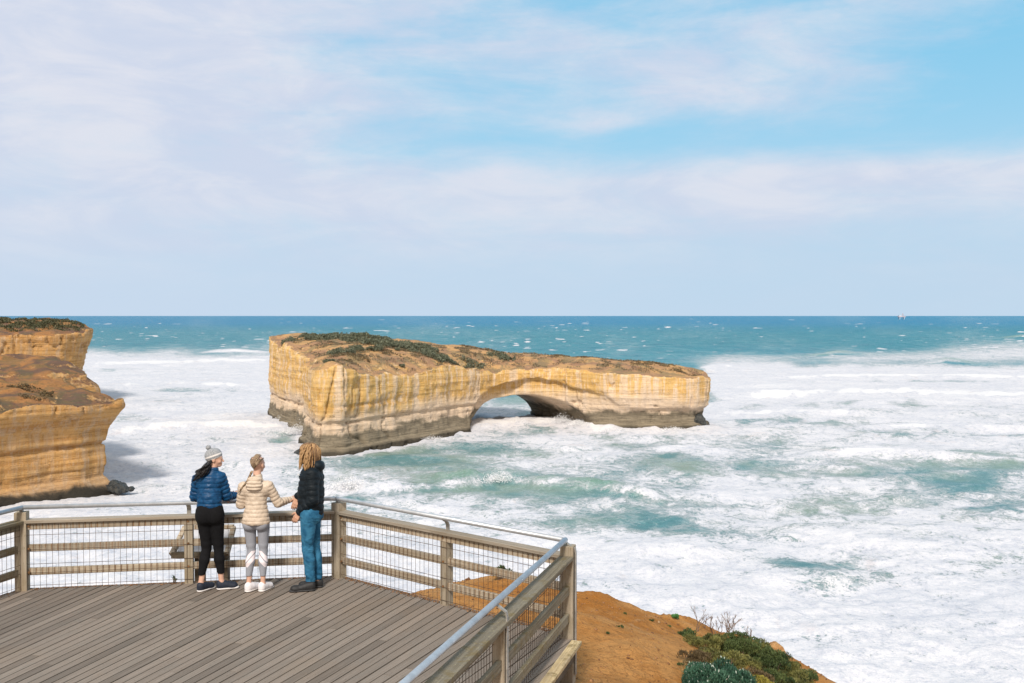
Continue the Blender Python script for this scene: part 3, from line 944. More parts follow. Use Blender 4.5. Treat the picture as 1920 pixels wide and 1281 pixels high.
def ground_z(x, y):
    X, Y = np.asarray(x, float), np.asarray(y, float)
    num = 0
    den = 0
    for (a, b_, c) in GTOP:
        w = 1.0 / (((X - a) ** 2 + (Y - b_) ** 2) + 0.25) ** 1.3
        num = num + w * c
        den = den + w
    T = num / den
    S = poly_sd(X.astype(np.float32), Y.astype(np.float32), LAND) + 0.35 * (fbm(X * 0.9, Y * 0.9, 1.0, 3) - 0.5)
    T = T + 0.06 * (fbm(X * 2.2, Y * 2.2, 8.0, 4, 0.6) - 0.5) + 0.10 * (fbm(X * 1.1, Y * 1.1, 2.0, 4) - 0.5) + 0.05 * (fbm(X * 5, Y * 5, 3.0, 3) - 0.5)
    edge = np.clip(S + 0.15, 0, None)
    return T - np.minimum(edge * 2.6 + edge ** 2 * 1.2, 36 + 0 * edge) + 0.05 * np.exp(-(S / 0.18) ** 2) * fbm(X * 6, Y * 6, 0.5, 2)


def gz_at(x, y):
    return float(ground_z(np.array([x]), np.array([y]))[0])


ax1 = np.concatenate([np.linspace(-60, -4, 60), np.linspace(-3.9, 8, 330), np.linspace(8.2, 20, 40)])
ay1 = np.concatenate([np.linspace(-40, 6, 50), np.linspace(6.1, 19, 360), np.linspace(19.3, 24, 10)])
GX, GY = np.meshgrid(ax1, ay1)
GZ = ground_z(GX, GY)
ii = np.arange(GX.size).reshape(GX.shape)
Fq = np.stack([ii[:-1, :-1].ravel(), ii[:-1, 1:].ravel(), ii[1:, 1:].ravel(), ii[1:, :-1].ravel()], 1)
keep = (GZ.ravel()[Fq].min(1) > SEA_Z + 0.5)
m, tt, b = new_mat('orange_earth')
pos = tt.node('ShaderNodeNewGeometry').outputs['Position']
a1 = tt.noise(pos, 0.9, 6, 0.62, 0.6)
a2 = tt.noise(pos, 9.0, 6, 0.7, 0.4)
a3 = tt.noise(pos, 34.0, 4, 0.7, 0.3)
col = tt.mix(tt.ss(a1, 0.36, 0.62), (0.42, 0.170, 0.036), (0.56, 0.280, 0.095))
col = tt.mix(tt.ss(a2, 0.50, 0.70, 0, 0.6), col, (0.205, 0.085, 0.028))
col = tt.mix(tt.ss(a3, 0.60, 0.70, 0, 0.55), col, (0.12, 0.055, 0.025))
col = tt.mix(tt.ss(tt.noise(pos, 1.7, 5, 0.65, 1.0), 0.60, 0.70, 0, 0.55), col, (0.52, 0.32, 0.16))
vo = tt.node('ShaderNodeTexVoronoi', feature='DISTANCE_TO_EDGE')
tt.put(vo.inputs['Vector'], tt.vm('ADD', pos, tt.vec(tt.m('MULTIPLY', a2, 0.2), tt.m('MULTIPLY', a3, 0.1), 0)))
vo.inputs['Scale'].default_value = 6.5
x_, y_, z_ = tt.xyz(pos)
dry = tt.m('MULTIPLY', tt.ss(y_, 12.5, 10.5), tt.ss(a1, 0.3, 0.5))
col = tt.mix(tt.m('MULTIPLY', dry, tt.ss(vo.outputs['Distance'], 0.0, 0.05, 0.6, 0.0)), col, (0.10, 0.045, 0.02))
tt.put(b.inputs['Base Color'], col)
b.inputs['Roughness'].default_value = 0.95
b.inputs['Specular IOR Level'].default_value = 0.15
hb = tt.m('ADD', tt.m('MULTIPLY', a2, 0.6), tt.m('MULTIPLY', a3, 0.35))
tt.put(b.inputs['Normal'], tt.bump(hb, 1.0, 0.11))
M['earth'] = m
ground = np_mesh('ground', np.stack([GX.ravel(), GY.ravel(), GZ.ravel()], 1), Fq[keep], m)
tag(ground, kind='structure')

# ------------------------------------------------------------------ the deck
PL = Vector((-5.80, 11.72))
PA = Vector((-2.15, 12.30))
PB = Vector((0.565, 10.0))
dBE = (Vector((-0.64, 6.11)) - Vector((0.546, 10.0))).normalized()
PE = PB + dBE * 7.6
dLW = Vector((-0.30, -1.0)).normalized()
PW = PL + dLW * 4.6
DECK = [PW, Vector((PW.x, PE.y - 1.0)), PE + dBE * (1.0 / abs(dBE.y)), PB, PA, PL]


def ccw(P):
    a = sum(P[i].x * P[(i + 1) % len(P)].y - P[(i + 1) % len(P)].x * P[i].y for i in range(len(P)))
    return P if a > 0 else P[::-1]


DECK = ccw(DECK)


def grow(P, d):
    """offset of a convex counter-clockwise polygon outwards by d"""
    n = len(P)
    res = []
    for i in range(n):
        a, b_, c = P[i - 1], P[i], P[(i + 1) % n]
        n1 = Vector(((b_ - a).y, -(b_ - a).x)).normalized()
        n2 = Vector(((c - b_).y, -(c - b_).x)).normalized()
        k = (n1 + n2)
        k = k / (1 + n1.dot(n2))
        res.append(b_ + k * d)
    return res


def clip_poly(S, P):
    outp = [Vector(p) for p in S]
    for i in range(len(P)):
        a, b_ = P[i], P[(i + 1) % len(P)]
        e = b_ - a
        inp, outp = outp, []
        if not inp:
            return []
        f = lambda q: e.x * (q.y - a.y) - e.y * (q.x - a.x)
        for j in range(len(inp)):
            p, q = inp[j - 1], inp[j]
            fp, fq = f(p), f(q)
            if (fp >= 0) != (fq >= 0):
                outp.append(p + (q - p) * (fp / (fp - fq)))
            if fq >= 0:
                outp.append(q)
    return outp


deck = empty('viewing_deck', (-2, 8, 0))
tag(deck, 'grey weathered timber viewing deck with long slightly fanned boards, on the cliff top', 'viewing deck')
outer = grow(DECK, 0.075)
Q = Vector((-9.7, -10.8))
mb = MB()
ang0, dth = math.atan2(0.9, 1.0) * 0, 0.0049
th = R(4)
while th < R(75):
    wob = random.uniform(-0.0001, 0.0001)
    t0, t1 = th + 0.00032 + wob, th + dth - 0.00032 + wob
    # boards are laid in lengths, butt joints staggered
    r = random.uniform(6.5, 12.5)
    segs = [r]
    while r < 36:
        r += random.choice([3.6, 4.2, 4.8, 5.4])
        segs.append(r)
    dv = Vector((math.sin(th), math.cos(th)))
    for r0, r1 in zip(segs[:-1], segs[1:]):
        r1 -= 0.005
        quad = [Q + Vector((math.sin(t1), math.cos(t1))) * r0, Q + Vector((math.sin(t1), math.cos(t1))) * r1,
                Q + Vector((math.sin(t0), math.cos(t0))) * r1, Q + Vector((math.sin(t0), math.cos(t0))) * r0]
        cl = clip_poly(ccw(quad), outer)
        cl = [p for i, p in enumerate(cl) if (p - cl[i - 1]).length > 1e-4]
        if len(cl) >= 3:
            z = random.uniform(-0.003, 0.0)
            mb.prism(cl, z - 0.035, z, dirv=dv)
    th += dth
mb.build('decking', M['deck'], deck)


def run3(p, z):
    return Vector((p.x, p.y, z))


def side_out(a, b_):
    e = (b_ - a).normalized()
    nn = Vector((e.y, -e.x))
    mid_ = (a + b_) / 2
    if (mid_ + nn - Vector((-2.5, 8))).length < (mid_ - nn - Vector((-2.5, 8))).length:
        nn = -nn
    return e, nn


for a, b_ in ((PW, PL), (PL, PA), (PA, PB), (PB, PE)):
    e, nn = side_out(a, b_)
    o_ = nn * 0.045
    fb = MB()
    fb.beam(run3(a + o_, -0.145), run3(b_ + o_, -0.145), 0.05, 0.20)
    fb.build('fascia_beam', M['bearer'], deck)
jb = MB()
for k in range(22):
    y = 2.5 + k * 0.45
    cut = clip_poly([Vector((-9, y)), Vector((3, y)), Vector((3, y + 0.05)), Vector((-9, y + 0.05))], grow(DECK, -0.05))
    if len(cut) >= 3:
        jb.prism(cut, -0.19, -0.045)
jb.build('joists', M['bearer'], deck)
for a, b_ in ((PA, PB), (PL, PA)):
    e, nn = side_out(a, b_)
    fb = MB()
    fb.beam(run3(a - nn * 0.30, -0.29), run3(b_ - nn * 0.30, -0.29), 0.09, 0.19)
    fb.build('bearer', M['bearer'], deck)
for s_ in (0.4, 2.2, 4.0, 5.8):
    p = PB + dBE * s_ - side_out(PB, PE)[1] * 0.34
    fb = MB()
    gzz = gz_at(p.x, p.y)
    fb.beam(run3(p, gzz - 0.3), run3(p, -0.20), 0.14, 0.14, up=(0, 1, 0))
    fb.build('stump', M['bearer'], deck)
e, nn = side_out(PB, PE)
fb = MB()
fb.beam(run3(PB + dBE * 0.10 + nn * 0.115, -0.018), run3(PE + nn * 0.115, -0.018), 0.105, 0.04)
fb.build('edge_board', M['edgewood'], deck, bevel=0.004)
fb = MB()
fb.beam(run3(PB + dBE * 0.5 + nn * 0.05, -0.55), run3(PB + dBE * 1.35 + nn * 0.02, -0.27), 0.045, 0.12)
fb.build('brace', M['bearer'], deck)

# ------------------------------------------------------------------ the railings
H_PIPE, CAP_T = 0.985, 0.835
R_IN = 0.03


def mesh_run(a, b_, parent, z0=0.012, z1=0.775, off=0.0):
    """welded wire mesh between two plan points"""
    mbw = MB()
    e = (b_ - a)
    L = e.length
    e.normalize()
    nn = Vector((-e.y, e.x))
    n = int(L / 0.0685)
    r = 0.0027
    a = a + nn * off
    for k in range(n + 1):
        p = a + e * (L * k / n)
        q = p + e * random.uniform(-0.002, 0.002)
        mbw.tube([run3(p, z0), run3((p + q) / 2 + nn * random.uniform(-0.002, 0.002), (z0 + z1) / 2), run3(q, z1)], r, 4, cap=False)
    for z in (0.056, 0.205, 0.31, 0.48, 0.655):
        mbw.tube([run3(a, z), run3(a + e * L, z)], r, 4, cap=False)
    return mbw.build('mesh_panel', M['wire'], parent)


def railing(name, a, b_, posts, label, post_r=0.062, end_a=True, end_b=True, low=-0.1, mats=('rail', 'caplight'), cap_a=0.0, cap_b=0.0, flat_bar=False):
    root = empty(name, (*((a + b_) / 2), 0))
    tag(root, label, 'railing', 'timber and wire railings round the viewing deck')
    e, nn = side_out(a, b_)
    L = (b_ - a).length
    mids = [s for s, kind in posts if kind == 'mid']
    for s, kind in posts:
        p = a + e * s
        if kind == 'corner':
            mbp = MB().beam(run3(p + nn * 0.0, low), run3(p, 0.93), 0.135, 0.135, up=(e.x, e.y, 0))
            mbp.build('post', M['post'], root, bevel=0.006)
        elif kind == 'mid':
            mbp = MB()
            mbp.beam(run3(p, low), run3(p, CAP_T - 0.038), 0.055 if not flat_bar else 0.10, 0.10, up=(e.x, e.y, 0))
            if not flat_bar:
                mbp.beam(run3(p + nn * 0.056, low), run3(p + nn * 0.056, CAP_T - 0.040), 0.05, 0.098, up=(e.x, e.y, 0), tone=0.15)
            mbp.build('post', M['post'], root, bevel=0.004)
    cuts = [0.06] + [s for s in mids] + [L - 0.06]
    for i in range(len(cuts) - 1):
        s0, s1 = cuts[i], cuts[i + 1]
        g = 0.028 if flat_bar else 0.0
        for z, hh in ((0.212, 0.085), (0.492, 0.085)):
            s00 = s0 + (g if i else 0)
            mb_ = MB().beam(run3(a + e * s00 + nn * 0.012, z), run3(a + e * (s1 - g) + nn * 0.012, z), 0.042, hh)
            mb_.build('rail', M[mats[0]], root, bevel=0.003)
    mb_ = MB().beam(run3(a + e * 0.06 - nn * 0.012, 0.757), run3(b_ - e * 0.06 - nn * 0.012, 0.757), 0.042, 0.078)
    mb_.build('top_rail', M[mats[0]], root, bevel=0.003)
    mb_ = MB().beam(run3(a + e * (0.05 + cap_a) + nn * 0.0, CAP_T - 0.019), run3(b_ - e * (0.05 + cap_b), CAP_T - 0.019), 0.145, 0.036)
    mb_.build('cap_rail', M[mats[1]], root, bevel=0.004)
    mesh_run(a + e * 0.07 - nn * 0.036, b_ - e * 0.07 - nn * 0.036, root)
    # bolts
    for s, kind in posts:
        for z in (0.212, 0.492, 0.76):
            ds = (0.0,) if kind == 'mid' else (-0.085, 0.085)
            for d in ds:
                if 0.02 < s + d < L - 0.02:
                    p = a + e * (s + d) - nn * (0.058 if kind == 'mid' else 0.036)
                    if kind == 'mid':
                        p = a + e * (s + d) - nn * (0.031 if not flat_bar else 0.053)
                    MB().tube([run3(p + nn * 0.012, z), run3(p - nn * 0.008, z)], 0.013, 6).build('bolt', M['rust'], root)
    for s, kind in posts:
        p = a + e * s
        if flat_bar:
            o1 = nn * (0.062 if kind == 'mid' else 0.082)
            pts = [p + o1, p + o1, p + o1 * 0.9, p - nn * 0.035]
            zs = [(-0.02 if kind == 'mid' else -0.38), 0.86, 0.905, H_PIPE - 0.02]
            bm_ = MB()
            for q in range(3):
                bm_.beam(run3(pts[q], zs[q]), run3(pts[q + 1], zs[q + 1]), 0.042, 0.009, up=(nn.x, nn.y, 0.4 if q else 0)) if q else \
                    bm_.beam(run3(pts[q], zs[q]), run3(pts[q + 1], zs[q + 1]), 0.042, 0.009, up=(nn.x, nn.y, 0))
            bm_.build('bracket', M['bracket'], root)
        elif kind == 'mid':
            bm_ = MB()
            q0, q1, q2, q3 = p + nn * 0.045, p + nn * 0.045, p + nn * 0.025, p - nn * 0.035
            for (u0, z0, u1, z1) in ((q0, CAP_T - 0.06, q1, 0.90), (q1, 0.895, q2, 0.935), (q2, 0.93, q3, H_PIPE - 0.018)):
                bm_.beam(run3(u0, z0), run3(u1, z1), 0.05, 0.012, up=(nn.x, nn.y, 0.3))
            bm_.build('bracket', M['bracket'], root)
        else:
            bm_ = MB().beam(run3(p - nn * 0.0, 0.925), run3(p - nn * 0.02, H_PIPE - 0.015), 0.04, 0.04, up=(e.x, e.y, 0))
            bm_.build('bracket', M['bracket'], root)
    return root, e, nn


def pipe(pts, parent):
    MB().tube([run3(p, H_PIPE) for p in pts], 0.0265, 14).build('handrail', M['steel'], parent, smooth=True)


inn = 0.035
rLA, eLA, nLA = railing('deck_railing', PL, PA, [(0.0, 'corner'), (1.90, 'mid')], 'long sunlit railing the three people lean on, facing the sea')
rAB, eAB, nAB = railing('deck_railing', PA, PB, [(0.0, 'corner'), ((PB - PA).length * 0.515, 'mid')], 'railing sloping down to the right from the tall square post beside the man in black')
LBE = (PE - PB).length
rBE, eBE, nBE = railing('deck_railing', PB, PE, [(0.0, 'corner'), (2.27, 'mid'), (4.5, 'mid'), (6.7, 'mid')],
                        'railing running toward the bottom edge beside the orange earth, handrail on flat steel bars', low=-0.48, mats=('capwood', 'capwood'), flat_bar=True)
rLW, eLW, nLW = railing('deck_railing', PL, PW, [(1.9, 'mid'), (3.8, 'mid')], 'short shaded railing cut off by the left edge of the photo', mats=('capwood', 'capwood'))


def corner_pt(a, n1, n2, d):
    k = (n1 + n2) / (1 + n1.dot(n2))
    return a - k * d


cA = corner_pt(PA, nLA, nAB, inn)
cB = corner_pt(PB, nAB, nBE, inn)
cL = corner_pt(PL, nLA, nLW, inn)
pipe([cL + eLA * 0.0, cA - eLA * 0.10, cA - eLA * 0.03 + eAB * 0.01], rLA)
pipe([cA - eLA * 0.02, cA + eAB * 0.06, cB - eAB * 0.02], rAB)
pipe([cB + eAB * 0.012 - eBE * 0.02, cB + eBE * (LBE - 0.3)], rBE)
pipe([cL, cL + eLW * 4.5], rLW)

# ------------------------------------------------------------------ interpretive panel beyond the railing
sign = empty('information_panel', (-3.98, 12.55, 0))
tag(sign, 'tilted information panel in a timber frame, outside the railing behind the woman in blue', 'information panel')
x0, x1 = -4.27, -3.58
ya, yb, za, zb = 12.42, 12.74, 0.245, 0.53
fr = MB()
fr.beam((x0, ya, za), (x1, ya, za), 0.06, 0.075, tone=0.2)
fr.build('frame_rail', M['bearer'], sign, bevel=0.004)
for pts_ in (((x0 + 0.07, yb, zb), (x1, yb, zb)), ((x0, ya, za), (x0 + 0.07, yb, zb)), ((x1, ya, za), (x1, yb, zb))):
    fr = MB().beam(*pts_, 0.06, 0.055)
    fr.build('frame_rail', M['rail'], sign, bevel=0.004)
pn = MB().beam(((x0 + x1) / 2 + 0.03, ya, za - 0.005), ((x0 + x1) / 2 + 0.03, yb, zb - 0.005), x1 - x0 - 0.06, 0.012)
pn.build('panel', simple('panel_face', (0.50, 0.51, 0.55), 0.35, 0, 7.0, 0.15), sign)
for xx in (-3.97, -3.66):
    MB().beam((xx, 12.60, -1.5), (xx, 12.60, 0.32), 0.11, 0.11, up=(0, 1, 0)).build('post', M['bearer'], sign)


# ------------------------------------------------------------------ people: one body surface each, clothes as children
class SDF:
    def __init__(s, lo, hi, vox):
        s.vox = vox
        s.lo = np.array(lo, np.float32)
        s.ax = [np.arange(lo[i], hi[i] + vox, vox, dtype=np.float32) for i in range(3)]
        s.f = np.full([len(a) for a in s.ax], 0.15, np.float32)

    def block(s, mn, mx):
        sl, g = [], []
        for i in range(3):
            a = max(0, int((mn[i] - s.lo[i]) / s.vox) - 1)
            b_ = min(len(s.ax[i]), int((mx[i] - s.lo[i]) / s.vox) + 2)
            if b_ <= a:
                return None, None
            sl.append(slice(a, b_))
            g.append(s.ax[i][a:b_])
        return tuple(sl), (g[0][:, None, None], g[1][None, :, None], g[2][None, None, :])

    def merge(s, sl, d, k):
        cur = s.f[sl]
        if k <= 0:
            s.f[sl] = np.minimum(cur, d)
        else:
            s.f[sl] = smin(cur, d.astype(np.float32), k)

    def cone(s, a, b_, ra, rb, k=0.02, puff=0, step=0.055, ph=0.0, flat=1.0, fdir=(0, 1, 0)):
        """rounded cone; puff adds quilted rings of that height; flat squeezes along fdir"""
        a, b_ = np.array(a, float), np.array(b_, float)
        R_ = max(ra, rb) + k + 0.05 + puff
        sl, g = s.block(np.minimum(a, b_) - R_, np.maximum(a, b_) + R_)
        if sl is None:
            return s
        d = b_ - a
        L2 = d @ d
        x, y, z = g[0] - a[0], g[1] - a[1], g[2] - a[2]
        tt_ = np.clip((x * d[0] + y * d[1] + z * d[2]) / L2, 0, 1)
        ex, ey, ez = x - d[0] * tt_, y - d[1] * tt_, z - d[2] * tt_
        if flat != 1.0:
            fd = np.array(fdir, float)
            fd /= np.linalg.norm(fd)
            pr = ex * fd[0] + ey * fd[1] + ez * fd[2]
            q = 1 / flat - 1
            ex, ey, ez = ex + fd[0] * pr * q, ey + fd[1] * pr * q, ez + fd[2] * pr * q
        r = ra + (rb - ra) * tt_
        if puff:
            tr = (x * d[0] + y * d[1] + z * d[2]) / math.sqrt(L2)
            r = r + puff * (np.abs(np.sin(math.pi * (tr + ph) / step)) ** 0.55 - 0.75)
        s.merge(sl, np.sqrt(ex * ex + ey * ey + ez * ez) - r, k)
        return s

    def ell(s, c, r, k=0.02, rot=None, sub=False):
        c = np.array(c, float)
        r = np.array(r, float)
        R_ = r.max() + k + 0.05
        sl, g = s.block(c - R_, c + R_)
        if sl is None:
            return s
        x, y, z = g[0] - c[0], g[1] - c[1], g[2] - c[2]
        if rot is not None:
            m_ = np.array(rot.to_matrix().transposed())
            x, y, z = (m_[0][0] * x + m_[0][1] * y + m_[0][2] * z, m_[1][0] * x + m_[1][1] * y + m_[1][2] * z, m_[2][0] * x + m_[2][1] * y + m_[2][2] * z)
        q = np.sqrt((x / r[0]) ** 2 + (y / r[1]) ** 2 + (z / r[2]) ** 2)
        d = (q - 1) * r.min() if r.max() / r.min() < 1.3 else (q - 1) * q / (np.sqrt((x / r[0] ** 2) ** 2 + (y / r[1] ** 2) ** 2 + (z / r[2] ** 2) ** 2) + 1e-6)
        if sub:
            s.f[sl] = smax(s.f[sl], -d.astype(np.float32), max(k, 1e-4))
        else:
            s.merge(sl, d, k)
        return s

    def cut(s, axis, val, keep_above=True, k=0.004, tilt=(0, 0)):
        g = s.ax[axis]
        sh = [1, 1, 1]
        sh[axis] = -1
        g = g.reshape(sh) - val
        if tilt != (0, 0):
            g = g - tilt[0] * s.ax[0][:, None, None] - tilt[1] * s.ax[1][None, :, None]
        d = -g if keep_above else g
        s.f = smax(s.f, np.broadcast_to(d, s.f.shape).astype(np.float32), k)
        return s

    def build(s, name, mat, parent=None, disp=None, loc=None):
        V, F = vdb_mesh(s.f, s.vox, s.lo)
        if disp is not None:
            N = vnormals(V, F)
            V = V + N * disp(V)[:, None]
        me = bpy.data.meshes.new(name)
        me.from_pydata(V.tolist(), [], F.tolist())
        me.polygons.foreach_set('use_smooth', np.ones(len(F), bool))
        me.materials.append(mat)
        o = bpy.data.objects.new(name, me)
        C.objects.link(o)
        if parent is not None:
            o.parent = parent
        if loc is not None:
            o.location = loc
        return o


def hand(S, w, d, side, up=(0, 0, 1), curl=0.5, sc=1.0):
    """palm and five bent fingers at wrist w pointing along d; side = direction the thumb leaves"""
    w = np.array(w, float)
    d = np.array(d, float) / np.linalg.norm(d)
    side = np.array(side, float)
    side -= d * (side @ d)
    side /= np.linalg.norm(side)
    n = np.cross(d, side)       # back of the hand
    if n[2] < 0:
        n = -n
    pc = w + d * 0.05 * sc
    S.cone(w, w + d * 0.03 * sc, 0.024 * sc, 0.026 * sc, 0.012, flat=0.72, fdir=n)
    for q in (-0.6, 0.0, 0.6):
        S.cone(w + d * 0.02 * sc + side * q * 0.02, w + d * 0.082 * sc + side * q * 0.042 * sc, 0.014 * sc, 0.0125 * sc, 0.010)
    lens = (0.068, 0.078, 0.073, 0.058)
    for i, Lf in enumerate(lens):
        q = (0.75, 0.25, -0.25, -0.75)[i]
        base = w + d * 0.085 * sc + side * q * 0.036 * sc
        c = curl * (0.9 + 0.12 * i)
        d1 = d * math.cos(c * 0.5) - n * math.sin(c * 0.5)
        d2 = d * math.cos(c * 1.3) - n * math.sin(c * 1.3)
        d3 = d * math.cos(c * 1.9) - n * math.sin(c * 1.9)
        p1 = base + d1 * Lf * 0.45 * sc
        p2 = p1 + d2 * Lf * 0.32 * sc
        p3 = p2 + d3 * Lf * 0.23 * sc
        S.cone(base, p1, 0.0092 * sc, 0.0085 * sc, 0.003)
        S.cone(p1, p2, 0.0085 * sc, 0.0078 * sc, 0.003)
        S.cone(p2, p3, 0.0078 * sc, 0.0068 * sc, 0.003)
    tb = w + d * 0.03 * sc + side * 0.024 * sc
    t1 = tb + (d * 0.6 + side * 0.8 - n * 0.2) * 0.035 * sc
    t2 = t1 + (d * 0.85 + side * 0.4 - n * 0.35) * 0.030 * sc
    S.cone(tb, t1, 0.013 * sc, 0.0105 * sc, 0.008)
    S.cone(t1, t2, 0.0105 * sc, 0.008 * sc, 0.003)


def head(S, c, face, hh=0.225, tilt=0.0):
    """head centred at c, face = horizontal direction it looks"""
    c = np.array(c, float)
    f = np.array([face[0], face[1], 0.0])
    f /= np.linalg.norm(f)
    rt = np.array([f[1], -f[0], 0])
    u = np.array([0, 0, 1.0])
    yaw = math.atan2(f[1], f[0])
    rot = Matrix.Rotation(yaw, 3, 'Z').to_quaternion()
    k = hh / 0.225
    S.ell(c + u * 0.022 * k - f * 0.012 * k, (0.094 * k, 0.075 * k, 0.088 * k), 0.02, rot)       # skull
    S.ell(c - u * 0.030 * k + f * 0.025 * k, (0.060 * k, 0.056 * k, 0.072 * k), 0.03, rot)      # face
    S.ell(c - u * 0.088 * k + f * 0.058 * k, (0.024 * k, 0.026 * k, 0.018 * k), 0.025, rot)     # chin
    S.cone(c - u * 0.004 * k + f * 0.083 * k, c - u * 0.036 * k + f * 0.102 * k, 0.007 * k, 0.0115 * k, 0.010)   # nose
    for s in (-1, 1):
        S.ell(c + rt * s * 0.030 * k - u * 0.002 * k + f * 0.092 * k, (0.010, 0.015, 0.009), 0.006, rot, sub=True)
        S.ell(c + rt * s * 0.030 * k - u * 0.003 * k + f * 0.076 * k, (0.012, 0.012, 0.012), 0.002, rot)
        S.ell(c + rt * s * 0.036 * k - u * 0.040 * k + f * 0.060 * k, (0.020, 0.020, 0.020), 0.015, rot)
        S.ell(c + rt * s * 0.077 * k - u * 0.012 * k - f * 0.004 * k, (0.019, 0.008, 0.030), 0.005, rot)
        S.cone(c + rt * s * 0.018 * k + u * 0.016 * k + f * 0.086 * k, c + rt * s * 0.048 * k + u * 0.014 * k + f * 0.070 * k, 0.006, 0.005, 0.008)
    S.cone(c + rt * 0.022 * k - u * 0.061 * k + f * 0.080 * k, c - rt * 0.022 * k - u * 0.061 * k + f * 0.080 * k, 0.0065, 0.0065, 0.006)
    S.cone(c + rt * 0.018 * k - u * 0.073 * k + f * 0.079 * k, c - rt * 0.018 * k - u * 0.073 * k + f * 0.079 * k, 0.0062, 0.0062, 0.006)


def shoe(S, heel, d, L=0.265, w=0.042, h=0.085, z0=0.0):
    d = np.array([d[0], d[1], 0.0])
    d /= np.linalg.norm(d)
    hl = np.array([heel[0], heel[1], z0])
    u = np.array([0, 0, 1.0])
    S.cone(hl + u * 0.040 + d * 0.035, hl + u * 0.038 + d * (L - 0.055), 0.042, 0.040, 0.01, flat=0.95, fdir=u)
    S.cone(hl + u * 0.065 + d * 0.045, hl + u * 0.050 + d * 0.14, 0.040, 0.040, 0.02)
    S.cone(hl + u * 0.078 + d * 0.030, hl + u * 0.060 + d * 0.10, 0.035, 0.037, 0.02)
    S.ell(hl + u * 0.034 + d * (L - 0.07), (0.055, 0.046, 0.034), 0.02, Matrix.Rotation(math.atan2(d[1], d[0]), 3, 'Z').to_quaternion())


def sole(S, heel, d, L=0.27, z0=0.0, h=0.024):
    d = np.array([d[0], d[1], 0.0])
    d /= np.linalg.norm(d)
    hl = np.array([heel[0], heel[1], z0])
    u = np.array([0, 0, 1.0])
    S.cone(hl + u * 0.014 + d * 0.036, hl + u * 0.014 + d * (L - 0.045), 0.043, 0.045, 0.006, flat=0.42, fdir=u)


def fabric(name, col, col2=None, rough=0.5, scale=24, sheen=0.3, bump=0.3, seam=None):
    m, tt, b = new_mat(name)
    pos = tt.node('ShaderNodeTexCoord').outputs['Object']
    n = tt.noise(pos, scale, 4, 0.6, 0.6)
    c = tt.mix(tt.ss(n, 0.3, 0.7), col, col2 or tuple(x * 1.25 for x in col))
    tt.put(b.inputs['Base Color'], c)
    b.inputs['Roughness'].default_value = rough
    b.inputs['Sheen Weight'].default_value = 0.0
    b.inputs['Specular IOR Level'].default_value = 0.25
    tt.put(b.inputs['Normal'], tt.bump(tt.noise(pos, scale * 1.2, 3, 0.6, 1.0), bump, 0.012))
    return m


M['blue_jacket'] = fabric('blue_nylon', (0.003, 0.036, 0.105), (0.006, 0.070, 0.18), 0.42)
M['beige_jacket'] = fabric('beige_nylon', (0.52, 0.415, 0.32), (0.64, 0.53, 0.425), 0.5)
M['black_jacket'] = fabric('black_nylon', (0.003, 0.007, 0.011), (0.006, 0.012, 0.018), 0.6)
M['leggings_black'] = fabric('black_leggings', (0.004, 0.004, 0.005), (0.006, 0.006, 0.008), 0.9)
M['jeans'] = fabric('blue_denim', (0.010, 0.080, 0.17), (0.050, 0.21, 0.36), 0.85, 7, bump=1.0)
M['shoe_navy'] = simple('navy_mesh_shoe', (0.012, 0.018, 0.035), 0.7, 0, 60, 0.3)
M['shoe_white'] = simple('white_shoe', (0.80, 0.77, 0.80), 0.6, 0, 40, 0.05)
M['shoe_black'] = simple('black_shoe', (0.018, 0.018, 0.020), 0.65, 0, 40, 0.3)
M['sole_white'] = simple('white_sole', (0.78, 0.75, 0.74), 0.6)
M['sole_dark'] = simple('dark_sole', (0.035, 0.035, 0.038), 0.7)
M['hair_black'] = simple('black_hair', (0.012, 0.009, 0.009), 0.5, 0, 60, 0.3)
M['glass_dark'] = simple('dark_glass', (0.01, 0.01, 0.012), 0.15)
M['white_logo'] = simple('white_print', (0.8, 0.8, 0.8), 0.6)
# grey leggings with two pale diagonal panels behind each calf
m, tt, b = new_mat('grey_leggings')
pos = tt.node('ShaderNodeTexCoord').outputs['Object']
x_, y_, z_ = tt.xyz(pos)
sx = tt.m('ABSOLUTE', tt.m('SUBTRACT', x_, 0.006))
q = tt.m('SUBTRACT', z_, tt.m('MULTIPLY', tt.m('SUBTRACT', 0.125, sx), 1.15))
s1 = tt.m('MULTIPLY', tt.ss(q, 0.345, 0.349), tt.ss(q, 0.408, 0.404))
s2 = tt.m('MULTIPLY', tt.ss(q, 0.262, 0.266), tt.ss(q, 0.332, 0.328))
zz = tt.m('MULTIPLY', tt.ss(z_, 0.285, 0.30), tt.ss(z_, 0.485, 0.475))
yb_ = tt.ss(y_, 0.06, 0.03)
st = tt.m('MULTIPLY', tt.m('MULTIPLY', tt.m('MAXIMUM', s1, s2), zz), yb_)
base_ = tt.mix(tt.ss(tt.noise(pos, 160, 2, 0.6), 0.35, 0.65), (0.27, 0.28, 0.32), (0.33, 0.34, 0.385))
tt.put(b.inputs['Base Color'], tt.mix(st, base_, (0.80, 0.72, 0.76)))
b.inputs['Roughness'].default_value = 0.85
M['leggings_grey'] = m
